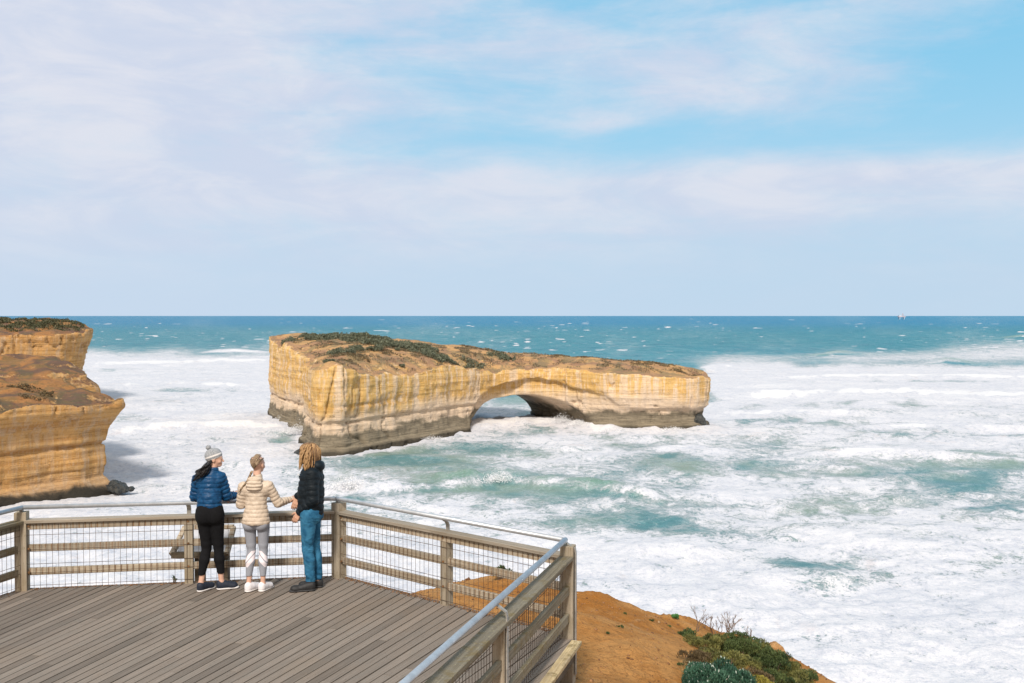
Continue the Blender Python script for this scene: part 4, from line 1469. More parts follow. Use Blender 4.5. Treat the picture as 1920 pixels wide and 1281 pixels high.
# knitted hat: grey marl with a white band pattern
m, tt, b = new_mat('grey_knit')
pos = tt.node('ShaderNodeTexCoord').outputs['Object']
x_, y_, z_ = tt.xyz(pos)
zt = tt.m('ADD', z_, tt.m('MULTIPLY', x_, -0.35))
kn = tt.noise(pos, 90, 3, 0.7)
c = tt.mix(tt.ss(kn, 0.4, 0.6), (0.20, 0.21, 0.225), (0.38, 0.39, 0.41))
bd = tt.m('MULTIPLY', tt.ss(zt, 1.568, 1.572), tt.ss(zt, 1.590, 1.586))
bd2 = tt.m('MULTIPLY', tt.ss(zt, 1.533, 1.536), tt.ss(zt, 1.546, 1.543))
c = tt.mix(tt.m('MAXIMUM', bd, bd2), c, (0.75, 0.72, 0.70))
tt.put(b.inputs['Base Color'], c)
b.inputs['Roughness'].default_value = 0.95
tt.put(b.inputs['Normal'], tt.bump(kn, 0.6, 0.006))
M['knit'] = m


def hair_mat(name, c1, c2, c3):
    m, tt, b = new_mat(name)
    tn = attr(tt, 'tone')
    pos = tt.node('ShaderNodeTexCoord').outputs['Object']
    n = tt.noise(pos, 70, 4, 0.6)
    c = tt.mix(tt.ss(tn, 0.2, 0.8), c1, c2)
    c = tt.mix(tt.ss(n, 0.5, 0.7, 0, 0.6), c, c3)
    tt.put(b.inputs['Base Color'], c)
    b.inputs['Roughness'].default_value = 0.6
    return m


M['dreads'] = hair_mat('golden_dreadlocks', (0.17, 0.088, 0.036), (0.44, 0.265, 0.12), (0.11, 0.05, 0.022))
M['blonde'] = hair_mat('blonde_braid', (0.12, 0.07, 0.04), (0.52, 0.38, 0.24), (0.06, 0.04, 0.025))

VX = 0.0055
VXB = 0.005


def person(loc, label):
    root = None
    return root


# ----- woman in the blue jacket: faces right and out to sea
W1 = Vector((-3.565, 11.70, 0.0))
S = SDF((-0.32, -0.25, -0.01), (0.36, 0.50, 1.70), VXB)
hc1 = (0.040, 0.075, 1.555)
head(S, hc1, (1.0, 0.12), 0.215)
S.cone((0.010, 0.05, 1.36), (0.025, 0.06, 1.48), 0.052, 0.048, 0.02)
# trunk hidden by the jacket, kept slim
S.cone((-0.01, 0.02, 1.10), (-0.005, 0.04, 1.28), 0.10, 0.10, 0.05, flat=0.8)
S.cone((0.0, 0.0, 0.90), (-0.01, 0.02, 1.10), 0.11, 0.09, 0.05)
aL1 = [(-0.150, 0.03, 1.315), (-0.195, 0.06, 1.10), (0.02, 0.26, 1.035)]
aR1 = [(0.105, 0.06, 1.33), (0.165, 0.12, 1.095), (0.225, 0.26, 1.08)]
for A_ in (aL1, aR1):
    S.cone(A_[0], A_[1], 0.040, 0.034, 0.01)
    S.cone(A_[1], A_[2], 0.034, 0.024, 0.01)
S.cone((-0.15, 0.03, 1.30), (0.105, 0.06, 1.32), 0.04, 0.04, 0.03)
hand(S, (0.215, 0.255, 1.085), (0.35, 0.85, 0.28), (-1, 0.2, 0.4), curl=0.9, sc=0.95)
hand(S, aL1[2], (0.95, 0.3, 0.0), (0, -1, 0.2), curl=0.8, sc=0.95)
legs1 = [[(-0.075, 0.0, 0.88), (-0.055, 0.035, 0.49), (-0.10, -0.05, 0.09)], [(0.075, 0.015, 0.88), (0.080, 0.06, 0.49), (0.120, 0.03, 0.09)]]
for Lg in legs1:
    S.cone(Lg[0], Lg[1], 0.060, 0.045, 0.01)
    S.cone(Lg[1], Lg[2], 0.045, 0.030, 0.01)
    S.cone(Lg[2], (Lg[2][0] + 0.01, Lg[2][1], 0.045), 0.030, 0.032, 0.02)
S.cone((-0.10, -0.05, 0.05), (-0.035, 0.06, 0.04), 0.026, 0.02, 0.02)
S.cone((0.120, 0.03, 0.05), (0.22, 0.055, 0.04), 0.026, 0.02, 0.02)
p1 = S.build('person', M['skin'], None, loc=W1)
tag(p1, 'woman in a blue puffer jacket, black leggings and grey pompom hat, smiling to the right', 'person', 'people at the railing')
# leggings
S = SDF((-0.26, -0.22, 0.12), (0.26, 0.26, 1.02), VX)
S.cone((-0.03, -0.02, 0.95), (0.03, 0.0, 0.95), 0.125, 0.125, 0.05, flat=0.92)
S.ell((-0.060, -0.055, 0.885), (0.095, 0.085, 0.10), 0.04)
S.ell((0.065, -0.035, 0.885), (0.095, 0.085, 0.10), 0.04)
for Lg in legs1:
    h_, k_, a_ = [np.array(q) for q in Lg]
    S.cone(h_, k_ + (h_ - k_) * 0.15, 0.089, 0.060, 0.03)
    S.cone(k_ + (h_ - k_) * 0.15, k_, 0.060, 0.055, 0.02)
    m_ = k_ + (a_ - k_) * 0.32 + np.array([0, -0.012, 0])
    S.cone(k_, m_, 0.054, 0.059, 0.02)
    S.cone(m_, a_ + np.array([0, 0, 0.06]), 0.058, 0.036, 0.02)
S.cut(2, 0.195)
S.build('leggings', M['leggings_black'], p1)
# jacket
S = SDF((-0.32, -0.26, 0.84), (0.34, 0.42, 1.50), VX)
PF = dict(puff=0.013, step=0.050)
S.cone((-0.012, 0.0, 0.93), (-0.01, 0.01, 1.10), 0.152, 0.140, 0.02, puff=0.013, step=0.052, flat=0.82)
S.cone((-0.01, 0.01, 1.10), (-0.015, 0.04, 1.27), 0.140, 0.142, 0.02, puff=0.013, step=0.052, flat=0.78)
S.cone((-0.115, 0.03, 1.28), (0.085, 0.055, 1.30), 0.075, 0.075, 0.05)
S.cone((0.005, 0.045, 1.34), (0.02, 0.055, 1.415), 0.070, 0.064, 0.03, puff=0.006, step=0.04)
for A_ in (aL1, aR1):
    S.cone(A_[0], A_[1], 0.070, 0.060, 0.022, **PF)
    S.cone(A_[1], A_[2], 0.060, 0.044, 0.015, **PF)
S.cut(2, 0.875, tilt=(0, 0.05))
fold = lambda k: (lambda V: k * (fbm(V[:, 0] * 11, V[:, 1] * 11, V[:, 2] * 17, 3) - 0.5))
S.build('jacket', M['blue_jacket'], p1, disp=fold(0.022))
# shoes
for (hx, hy, dx_, dy_) in ((-0.118, -0.095, 0.50, 0.87), (0.072, 0.012, 0.93, 0.36)):
    S = SDF((hx - 0.12, hy - 0.12, -0.005), (hx + 0.36, hy + 0.32, 0.14), 0.005)
    shoe(S, (hx, hy), (dx_, dy_), 0.25)
    S.cut(2, 0.010)
    o = S.build('shoe', M['shoe_navy'], p1)
    S = SDF((hx - 0.12, hy - 0.12, -0.005), (hx + 0.36, hy + 0.32, 0.08), 0.004)
    sole(S, (hx, hy), (dx_, dy_), 0.255)
    S.cut(2, 0.001)
    o2 = S.build('sole', M['sole_white'], o)
# hat
S = SDF((-0.12, -0.08, 1.46), (0.19, 0.22, 1.73), 0.004)
rot = Matrix.Rotation(R(-16), 3, 'Y').to_quaternion()
S.ell((0.022, 0.074, 1.588), (0.103, 0.090, 0.092), 0.01, rot)
S.cone((-0.045, 0.074, 1.520), (0.105, 0.080, 1.580), 0.012, 0.012, 0.01)
f = S.f
S.cut(2, 1.530, tilt=(0.42, 0))
S.build('knitted_hat', M['knit'], p1)
S = SDF((-0.12, 0.0, 1.62), (0.06, 0.16, 1.76), 0.004)
S.ell((-0.035, 0.07, 1.685), (0.030, 0.030, 0.028), 0.01)
S.build('pompom', M['knit'], p1, disp=lambda V: 0.005 * (vnoise(V[:, 0] * 180, V[:, 1] * 180, V[:, 2] * 180) - 0.3))


def strands(name, mat, parent, roots, fn, n=8, r0=0.006, r1=0.003, seg=5):
    mb_ = MB()
    for q in roots:
        pts_ = fn(q, n)
        rr = [r0 + (r1 - r0) * i / (len(pts_) - 1) for i in range(len(pts_))]
        mb_.tube(pts_, rr, seg, tone=random.random())
    o = mb_.build(name, mat, None, smooth=True)
    o.parent = parent
    return o


def hair1(q, n):
    a, b_, ph = q
    pts_ = []
    for i in range(n):
        s = i / (n - 1)
        x = -0.01 + a * 0.045 + (-0.085) * s + 0.012 * math.sin(ph + s * 9) + a * 0.03 * s
        y = 0.045 + b_ * 0.045 - 0.10 * min(1, s * 1.5) + 0.010 * math.cos(ph + s * 8)
        z = 1.525 + a * 0.035 - 0.19 * s * (0.75 + 0.25 * math.sin(ph))
        pts_.append((x, y, z))
    return pts_


strands('hair', M['hair_black'], p1, [(random.uniform(-1, 1), random.uniform(-1, 1), random.uniform(0, 6.28)) for _ in range(90)], hair1, 10, 0.0085, 0.004)

# ----- woman in the beige jacket: back to the camera, right hand reaching towards the man
W2 = Vector((-3.01, 11.66, 0.0))
S = SDF((-0.30, -0.20, -0.01), (0.50, 0.50, 1.66), VXB)
hc2 = (0.010, 0.060, 1.495)
head(S, hc2, (0.45, 1.0), 0.21)
S.cone((0.0, 0.02, 1.27), (0.005, 0.045, 1.42), 0.050, 0.045, 0.02)
S.cone((0.0, 0.0, 0.85), (0.0, 0.01, 1.05), 0.11, 0.085, 0.05)
S.cone((0.0, 0.01, 1.05), (0.0, 0.02, 1.22), 0.09, 0.10, 0.05, flat=0.8)
aL2 = [(-0.150, 0.0, 1.235), (-0.190, 0.045, 1.02), (-0.10, 0.27, 1.03)]
aR2 = [(0.150, 0.0, 1.245), (0.245, 0.06, 1.035), (0.360, 0.21, 1.045)]
for A_ in (aL2, aR2):
    S.cone(A_[0], A_[1], 0.038, 0.032, 0.01)
    S.cone(A_[1], A_[2], 0.032, 0.022, 0.01)
S.cone((-0.15, 0.0, 1.23), (0.15, 0.0, 1.24), 0.04, 0.04, 0.03)
hand(S, (0.355, 0.205, 1.045), (0.80, 0.42, 0.22), (-0.3, 0.8, 0.5), curl=0.45, sc=0.95)
hand(S, aL2[2], (0.7, 0.7, 0.0), (0.7, -0.7, 0.2), curl=0.9, sc=0.95)
legs2 = [[(-0.080, 0.0, 0.85), (-0.066, 0.03, 0.475), (-0.092, -0.01, 0.08)], [(0.080, 0.0, 0.85), (0.075, 0.03, 0.475), (0.075, -0.005, 0.08)]]
for Lg in legs2:
    S.cone(Lg[0], Lg[1], 0.055, 0.040, 0.01)
    S.cone(Lg[1], Lg[2], 0.040, 0.027, 0.01)
    S.cone(Lg[2], (Lg[2][0] + 0.006, Lg[2][1] + 0.0, 0.04), 0.029, 0.030, 0.02)
    S.cone((Lg[2][0], Lg[2][1], 0.045), (Lg[2][0] + 0.05, Lg[2][1] + 0.11, 0.035), 0.025, 0.02, 0.02)
p2 = S.build('person', M['skin'], None, loc=W2)
tag(p2, 'blonde woman in a beige hooded puffer jacket and grey leggings, back to the camera', 'person', 'people at the railing')
S = SDF((-0.24, -0.22, 0.12), (0.24, 0.24, 0.99), VX)
S.cone((-0.045, 0.0, 0.92), (0.045, 0.0, 0.92), 0.112, 0.112, 0.05, flat=0.92)
S.ell((-0.066, -0.040, 0.80), (0.086, 0.080, 0.082), 0.03)
S.ell((0.066, -0.040, 0.80), (0.086, 0.080, 0.082), 0.03)
for Lg in legs2:
    h_, k_, a_ = [np.array(q) for q in Lg]
    S.cone(h_, k_ + (h_ - k_) * 0.2, 0.080, 0.056, 0.012)
    S.cone(k_ + (h_ - k_) * 0.2, k_, 0.056, 0.049, 0.012)
    m_ = k_ + (a_ - k_) * 0.32 + np.array([0, -0.014, 0])
    S.cone(k_, m_, 0.047, 0.053, 0.015)
    S.cone(m_, a_ + np.array([0, 0, 0.07]), 0.052, 0.032, 0.015)
S.cut(2, 0.185)
S.cut(2, 0.875, keep_above=False)
S.build('leggings', M['leggings_grey'], p2)
S = SDF((-0.30, -0.24, 0.76), (0.44, 0.38, 1.42), VX)
S.cone((0.0, -0.012, 0.84), (0.0, 0.0, 1.03), 0.162, 0.120, 0.02, puff=0.009, step=0.046, flat=0.86)
S.cone((0.0, 0.0, 1.03), (0.0, 0.01, 1.20), 0.116, 0.138, 0.02, puff=0.009, step=0.046, flat=0.80)
S.cone((-0.115, 0.0, 1.205), (0.115, 0.0, 1.215), 0.070, 0.070, 0.05)
S.cone((0.0, 0.03, 1.27), (0.005, 0.04, 1.345), 0.065, 0.060, 0.03)
for A_ in (aL2, aR2):
    S.cone(A_[0], A_[1], 0.060, 0.056, 0.035, puff=0.008, step=0.046)
    S.cone(A_[1], A_[2], 0.056, 0.038, 0.015, puff=0.010, step=0.046)
# hood hanging on the back
S.ell((0.0, -0.085, 1.265), (0.098, 0.060, 0.078), 0.012)
S.ell((0.0, -0.060, 1.335), (0.085, 0.05, 0.035), 0.02)
S.cut(2, 0.80)
S.build('hooded_jacket', M['beige_jacket'], p2, disp=lambda V: fold(0.018)(V) + np.where((V[:, 1] < -0.09) & (np.abs(V[:, 0]) < 0.09) & (V[:, 2] > 1.19), 0.006 * np.sin(V[:, 2] * math.pi / 0.019), 0.0))
for (hx, hy, dx_, dy_) in ((-0.108, -0.065, 0.45, 0.9), (0.052, -0.05, 0.35, 0.93)):
    S = SDF((hx - 0.12, hy - 0.12, -0.005), (hx + 0.30, hy + 0.34, 0.14), 0.005)
    shoe(S, (hx, hy), (dx_, dy_), 0.245)
    S.cut(2, 0.010)
    o = S.build('shoe', M['shoe_white'], p2)
    S = SDF((hx - 0.12, hy - 0.12, -0.005), (hx + 0.30, hy + 0.34, 0.08), 0.004)
    sole(S, (hx, hy), (dx_, dy_), 0.25)
    S.cut(2, 0.001)
    S.build('sole', M['sole_white'], o)


def cap_hair(hc, n, r, face, down, jit=0.0):
    """strands combed from the crown back and down over a skull"""
    res = []
    return res


# hair lying on the skull, gathered low on the left and plaited
mbh = MB()
hc = Vector(hc2) + Vector((-0.005, -0.010, 0.020))
for i in range(300):
    th_ = random.uniform(0, 2 * math.pi)
    ph0 = random.uniform(0.05, 0.5)
    fx = Vector((0.41, 0.91, 0))
    pts_ = []
    yaw_end = random.uniform(-0.5, 0.5)
    for k in range(9):
        s = k / 8
        # from the hairline over the crown to the gather point at the back left of the neck
        st_ = Vector((math.cos(th_) * 0.86, math.sin(th_) * 0.86, 0.50)).normalized()
        en_ = Vector((-0.35, -0.75, -0.85)).normalized()
        if st_.dot(fx) > 0.72:
            st_ = (st_ + Vector((0, 0, 0.8))).normalized()
        dd = (st_ * (1 - s) + en_ * s + Vector((0, -0.35, 0.12)) * math.sin(s * math.pi)).normalized()
        rad = Vector((0.080, 0.098, 0.094))
        pts_.append(hc + Vector((dd.x * rad.x, dd.y * rad.y, dd.z * rad.z * 0.98)) * 1.03)
    mbh.tube(pts_, [0.0055] * 8 + [0.004], 4, tone=random.choice((0.05, 0.3, 0.5, 1.0)))
ho = mbh.build('hair', M['blonde'], None, smooth=True)
ho.parent = p2
mbh = MB()
for st in range(3):
    pts_ = []
    for k in range(40):
        s = k / 39
        c0 = Vector((-0.030, -0.060, 1.425)).lerp(Vector((-0.075, -0.055, 1.33)), min(1, s * 2.2)) if s < 0.45 else Vector((-0.075, -0.055, 1.33)).lerp(Vector((-0.185, -0.060, 1.185)), (s - 0.45) / 0.55)
        w_ = 2 * math.pi * (s * 6 + st / 3)
        off = Vector((0.75, 0, 0.65)) * math.sin(w_) * 0.011 + Vector((0, -1, 0)) * math.sin(2 * w_) * 0.007
        pts_.append(c0 + off * (1 - 0.4 * s) + Vector((0, -0.012, 0)))
    mbh.tube(pts_, [0.0125 * (1 - 0.45 * (k / 39)) for k in range(40)], 6, tone=random.random())
bo = mbh.build('braid', M['blonde'], None, smooth=True)
bo.parent = p2

# ----- man in black: faces left, hands in front of him
W3 = Vector((-2.405, 11.74, 0.0))
S = SDF((-0.36, -0.28, -0.01), (0.26, 0.34, 1.80), VXB)
hc3 = (-0.005, 0.03, 1.625)
head(S, hc3, (-1.0, 0.25), 0.225)
S.cone((0.045, 0.02, 1.40), (0.02, 0.03, 1.55), 0.056, 0.054, 0.02)
S.cone((0.01, 0.0, 0.92), (0.02, 0.0, 1.12), 0.12, 0.10, 0.05)
S.cone((0.02, 0.0, 1.12), (0.04, 0.02, 1.36), 0.10, 0.11, 0.05, flat=0.85)
aN = [(0.060, -0.115, 1.385), (0.075, -0.150, 1.085), (-0.085, -0.100, 0.945)]     # arm nearer the camera
aF = [(0.010, 0.140, 1.385), (-0.03, 0.160, 1.13), (-0.135, 0.060, 1.095)]
for A_ in (aN, aF):
    S.cone(A_[0], A_[1], 0.045, 0.038, 0.01)
    S.cone(A_[1], A_[2], 0.038, 0.026, 0.01)
S.cone((0.055, -0.10, 1.37), (0.01, 0.13, 1.38), 0.05, 0.05, 0.03)
hand(S, (-0.085, -0.100, 0.945), (-0.52, -0.10, -0.85), (-0.8, 0.2, 0.45), curl=0.55, sc=1.05)
hand(S, (-0.140, 0.055, 1.090), (-0.35, -0.25, -0.90), (-0.9, 0.1, 0.3), curl=0.5, sc=1.05)
legs3 = [[(0.010, -0.080, 0.90), (-0.010, -0.055, 0.50), (0.020, -0.045, 0.09)], [(0.030, 0.085, 0.90), (0.045, 0.085, 0.50), (0.085, 0.085, 0.09)]]
for Lg in legs3:
    S.cone(Lg[0], Lg[1], 0.065, 0.050, 0.01)
    S.cone(Lg[1], Lg[2], 0.050, 0.035, 0.01)
    S.cone(Lg[2], (Lg[2][0], Lg[2][1], 0.05), 0.034, 0.034, 0.02)
    S.cone((Lg[2][0], Lg[2][1], 0.045), (Lg[2][0] - 0.12, Lg[2][1] - 0.03, 0.035), 0.026, 0.02, 0.02)
p3 = S.build('person', M['skin_tan'], None, loc=W3)
tag(p3, 'man with golden dreadlocks, black puffer jacket and blue jeans, turned to the left', 'person', 'people at the railing')
S = SDF((-0.22, -0.26, 0.05), (0.26, 0.26, 1.04), VX)
S.cone((0.015, -0.045, 0.95), (0.02, 0.045, 0.95), 0.128, 0.128, 0.05)
S.ell((0.050, -0.055, 0.885), (0.105, 0.095, 0.10), 0.04)
S.ell((0.055, 0.065, 0.885), (0.105, 0.095, 0.10), 0.04)
for Lg in legs3:
    h_, k_, a_ = [np.array(q) for q in Lg]
    S.cone(h_, k_, 0.100, 0.066, 0.02)
    m_ = k_ + (a_ - k_) * 0.35 + np.array([0.010, 0, 0])
    S.cone(k_, m_, 0.066, 0.064, 0.02)
    S.cone(m_, a_ + np.array([0, 0, 0.0]), 0.064, 0.054, 0.02)
S.cut(2, 0.105)


def jean_fold(V):
    z = V[:, 2]
    lo_ = np.exp(-((z - 0.14) / 0.07) ** 2) + 0.8 * np.exp(-((z - 0.52) / 0.06) ** 2) + 0.35 + 0.5 * np.exp(-((z - 0.84) / 0.05) ** 2)
    return 0.017 * lo_ * (fbm(V[:, 0] * 9, V[:, 1] * 9, z * 26 + 8 * V[:, 0], 3) - 0.5) * 1.6


jo = S.build('jeans', M['jeans'], p3, disp=jean_fold)
S = SDF((-0.30, -0.30, 0.84), (0.28, 0.30, 1.58), VX)
S.cone((0.02, -0.01, 0.95), (0.025, 0.0, 1.15), 0.152, 0.152, 0.03, puff=0.011, step=0.075)
S.cone((0.025, 0.0, 1.15), (0.03, 0.01, 1.34), 0.152, 0.145, 0.03, puff=0.011, step=0.075)
S.cone((0.050, -0.085, 1.355), (0.02, 0.105, 1.365), 0.085, 0.085, 0.05)
S.cone((0.03, 0.02, 1.42), (0.015, 0.03, 1.475), 0.080, 0.078, 0.03)
S.cone(aN[0], aN[1], 0.078, 0.066, 0.030, puff=0.007, step=0.062)
S.cone(aN[1], aN[2], 0.068, 0.050, 0.014, puff=0.010, step=0.07)
S.cone(aF[0], aF[1], 0.080, 0.068, 0.014, puff=0.012, step=0.075)
S.cone(aF[1], aF[2], 0.068, 0.050, 0.014, puff=0.010, step=0.07)
# hood bunched behind the neck
S.ell((0.115, -0.005, 1.475), (0.078, 0.100, 0.068), 0.02, Matrix.Rotation(R(18), 3, 'Y').to_quaternion())
S.ell((0.070, 0.0, 1.525), (0.085, 0.095, 0.030), 0.02, Matrix.Rotation(R(24), 3, 'Y').to_quaternion())
S.cut(2, 0.875, tilt=(-0.06, 0))
jk = S.build('puffer_jacket', M['black_jacket'], p3, disp=fold(0.024))
lg = MB()
lc = Vector((-0.105, -0.078, 1.378))
lg.beam(lc + Vector((-0.012, -0.012, -0.004)), lc + Vector((0.002, -0.022, 0.010)), 0.006, 0.006)
lg.beam(lc + Vector((0.002, -0.022, 0.010)), lc + Vector((0.018, -0.032, -0.004)), 0.006, 0.006)
lo = lg.build('logo', M['white_logo'], None)
lo.parent = jk
for (hx, hy, dx_, dy_) in ((0.075, -0.055, -0.97, -0.24), (0.140, 0.09, -0.99, -0.10)):
    S = SDF((hx - 0.38, hy - 0.22, -0.005), (hx + 0.12, hy + 0.14, 0.15), 0.005)
    shoe(S, (hx, hy), (dx_, dy_), 0.295)
    S.cut(2, 0.010)
    o = S.build('shoe', M['shoe_black'], p3)
    S = SDF((hx - 0.38, hy - 0.22, -0.005), (hx + 0.12, hy + 0.14, 0.08), 0.004)
    sole(S, (hx, hy), (dx_, dy_), 0.30)
    S.cut(2, 0.001)
    S.build('sole', M['sole_dark'], o)
# dreadlocks
mbh = MB()
hc = Vector(hc3) + Vector((0.012, -0.003, 0.022))
fdir = Vector((-0.97, 0.24, 0))
for i in range(190):
    th_ = random.uniform(0, 2 * math.pi)
    el_ = random.uniform(0.10, 1.45)
    d0 = Vector((math.cos(th_) * math.cos(el_), math.sin(th_) * math.cos(el_), math.sin(el_)))
    if d0.dot(fdir) > 0.60:
        d0 = (d0 - fdir * 0.5 + Vector((0, 0, 0.5))).normalized()
    L_ = random.uniform(0.16, 0.31)
    ph = random.uniform(0, 6.28)
    p = hc + Vector((d0.x * 0.098, d0.y * 0.083, d0.z * 0.094))
    pts_ = [hc + d0 * 0.06, p]
    outd = Vector((d0.x, d0.y, 0))
    if outd.length > 0.01:
        outd.normalize()
    vel = (outd * 0.75 + Vector((-0.10, 0, 0.15)) + d0 * 0.3)
    q_ = p.copy()
    for k in range(9):
        vel = vel * 0.62 + Vector((-0.13, -0.03, -1)) * 0.42
        stp = vel.normalized() * L_ / 9
        q_ = q_ + stp
        c2 = q_ - hc
        hor = Vector((c2.x / 0.104, c2.y / 0.090, max(0, c2.z) / 0.10))
        if hor.length < 1.0:
            hor2 = Vector((c2.x, c2.y, 0))
            if hor2.length > 1e-4:
                q_ = q_ + hor2.normalized() * (1 - hor.length) * 0.06
        if c2.dot(fdir) > 0.068 and q_.z < hc.z + 0.01:
            q_ = q_ - fdir * (c2.dot(fdir) - 0.068) * 0.8
        pts_.append(q_ + Vector((math.sin(ph + k), math.cos(ph * 1.3 + k), 0)) * 0.003)
    mbh.tube(pts_, [0.0075] * 2 + [0.0070] * 8 + [0.0040], 5, tone=random.random())
do = mbh.build('dreadlocks', M['dreads'], None, smooth=True)
do.parent = p3
# sunglasses
gl = MB()
fc = Vector(hc3)
rt = Vector((0.24, 0.97, 0))
for s_ in (-1, 1):
    c0 = fc + fdir * 0.092 + rt * s_ * 0.031 + Vector((0, 0, 0.0))
    gl.beam(c0 - rt * 0.026, c0 + rt * 0.026, 0.010, 0.036)
    gl.beam(c0 + rt * s_ * 0.026, c0 + rt * s_ * 0.045 - fdir * 0.09, 0.005, 0.010)
gl.beam(fc + fdir * 0.096 - rt * 0.01 + Vector((0, 0, 0.008)), fc + fdir * 0.096 + rt * 0.01 + Vector((0, 0, 0.008)), 0.006, 0.006)
go = gl.build('sunglasses', M['glass_dark'], None, bevel=0.003)
go.parent = p3


# ------------------------------------------------------------------ plants
def leaf_mat(name, c1, c2, tip=None, tip_amt=0.0):
    m, tt, b = new_mat(name)
    tn = attr(tt, 'tone')
    c = tt.mix(tt.ss(tn, 0.0, 0.9, 0, 1, 'LINEAR'), c1, c2)
    if tip:
        c = tt.mix(tt.ss(tn, 0.94, 0.95, 0, tip_amt), c, tip)
    tt.put(b.inputs['Base Color'], c)
    b.inputs['Roughness'].default_value = 0.6
    b.inputs['Specular IOR Level'].default_value = 0.3
    return m


M['leaf_teal'] = leaf_mat('blue_green_leaf', (0.016, 0.055, 0.036), (0.060, 0.145, 0.092), (0.42, 0.48, 0.42), 1.0)
M['leaf_olive'] = leaf_mat('olive_leaf', (0.06, 0.07, 0.022), (0.22, 0.21, 0.065))
M['leaf_green'] = leaf_mat('dark_green_leaf', (0.025, 0.050, 0.018), (0.115, 0.15, 0.050))
M['leaf_yellow'] = leaf_mat('yellow_green_leaf', (0.16, 0.14, 0.025), (0.36, 0.31, 0.06))
M['leaf_fresh'] = leaf_mat('fresh_succulent_leaf', (0.05, 0.16, 0.05), (0.12, 0.30, 0.10))
M['leaf_brown'] = leaf_mat('dry_brown_leaf', (0.075, 0.05, 0.025), (0.17, 0.125, 0.06))
M['leaf_grey'] = leaf_mat('grey_green_scrub_leaf', (0.060, 0.075, 0.050), (0.18, 0.19, 0.125))
M['leaf_dull'] = leaf_mat('dull_olive_leaf', (0.11, 0.075, 0.055), (0.20, 0.175, 0.10))
M['leaf_scrub'] = leaf_mat('dark_scrub_leaf', (0.035, 0.045, 0.022), (0.13, 0.12, 0.06))
M['twig'] = simple('dry_twig', (0.18, 0.12, 0.085), 0.85, 0, 20, 0.3)
M['straw'] = leaf_mat('dry_grass', (0.16, 0.12, 0.05), (0.40, 0.32, 0.15))


def leaves_mesh(name, mat, centers, dirs, size, parent=None, aspect=0.34, tone=None):
    """many small pointed leaf quads; centres (n,3), dirs (n,3)"""
    n = len(centers)
    c = np.asarray(centers, float)
    d = np.asarray(dirs, float)
    d /= np.linalg.norm(d, axis=1, keepdims=True) + 1e-9
    rv = rng.normal(size=(n, 3))
    sd = np.cross(d, rv)
    sd /= np.linalg.norm(sd, axis=1, keepdims=True) + 1e-9
    sz = (np.asarray(size) * rng.uniform(0.7, 1.3, n))[:, None]
    V = np.empty((n, 4, 3))
    V[:, 0] = c
    V[:, 1] = c + d * sz * 0.5 + sd * sz * aspect * 0.5
    V[:, 2] = c + d * sz
    V[:, 3] = c + d * sz * 0.5 - sd * sz * aspect * 0.5
    F_ = np.arange(n * 4).reshape(n, 4)
    tn = rng.random(n) if tone is None else tone
    o = np_mesh(name, V.reshape(-1, 3), F_, mat, None, smooth=False, attrs={'tone': np.repeat(tn, 4)})
    if parent is not None:
        o.parent = parent
    return o


def bush(name, loc, rx, ry, rz, mat, n, leaf, label, cat='shrub', group=None, lobes=26, twigs=16, twig_h=0.0, up=0.7, tips=0):
    root = empty(name, loc)
    tag(root, label, cat, group)
    lc = []
    for i in range(lobes):
        a = random.uniform(0, 2 * math.pi)
        q = math.sqrt(random.random()) * 0.75
        lc.append((rx * q * math.cos(a), ry * q * math.sin(a), rz * (0.30 + 0.5 * random.random() * (1 - q * q)), random.uniform(0.17, 0.36)))
    lc = np.array(lc)
    k = rng.integers(0, lobes, n)
    dd = rng.normal(size=(n, 3))
    dd /= np.linalg.norm(dd, axis=1, keepdims=True)
    dd[:, 2] = np.where(dd[:, 2] < -0.25, -dd[:, 2], dd[:, 2])
    rad = rng.uniform(0.55, 1.0, n) ** 0.6
    c = lc[k, :3] + dd * (rad * lc[k, 3])[:, None] * np.array([rx, ry, rz * 1.0])
    c[:, 2] = np.maximum(c[:, 2], 0.01)
    dirs = dd * (1 - up) + np.array([0, 0, up]) + rng.normal(size=(n, 3)) * 0.35
    lobe_tone = rng.uniform(0.05, 0.9, lobes)
    tn = np.clip(lobe_tone[k] + rng.normal(size=n) * 0.15, 0, 0.93)
    if tips:
        sel = (rng.random(n) < tips) & (dd[:, 2] > 0.2) & (rad > 0.85)
        tn = np.where(sel, 0.97, tn)
        c[sel, 2] += leaf * 0.4
    leaves_mesh('foliage', mat, c, dirs, leaf, root, tone=tn)
    mb_ = MB()
    for i in range(twigs):
        q = lc[random.randrange(lobes)]
        e_ = Vector((q[0], q[1], q[2])) + Vector((random.uniform(-.1, .1) * rx, random.uniform(-.1, .1) * ry, q[3] * rz * 0.7))
        s_ = Vector((random.uniform(-.25, .25) * rx, random.uniform(-.25, .25) * ry, -0.08))
        m_ = (s_ + e_) / 2 + Vector((random.uniform(-.1, .1) * rx, random.uniform(-.1, .1) * ry, 0))
        mb_.tube([s_, m_, e_], [0.012, 0.008, 0.004], 5)
    o = mb_.build('stems', M['twig'], None)
    o.parent = root
    return root


def on_ground(x, y, dz=0.0):
    return (x, y, gz_at(x, y) + dz)


def ray_ground(u, v):
    """first ground point on the sight line through (u, v)"""
    d = px(u, v, -30) - Vector((0, 0, CAM_Z))
    d.normalize()
    p = Vector((0, 0, CAM_Z)) + d * 9.5
    best = None
    for i in range(300):
        p = p + d * 0.05
        g = gz_at(p.x, p.y)
        if p.z <= g:
            return Vector((p.x, p.y, g))
    return px(u, v, -2.5)


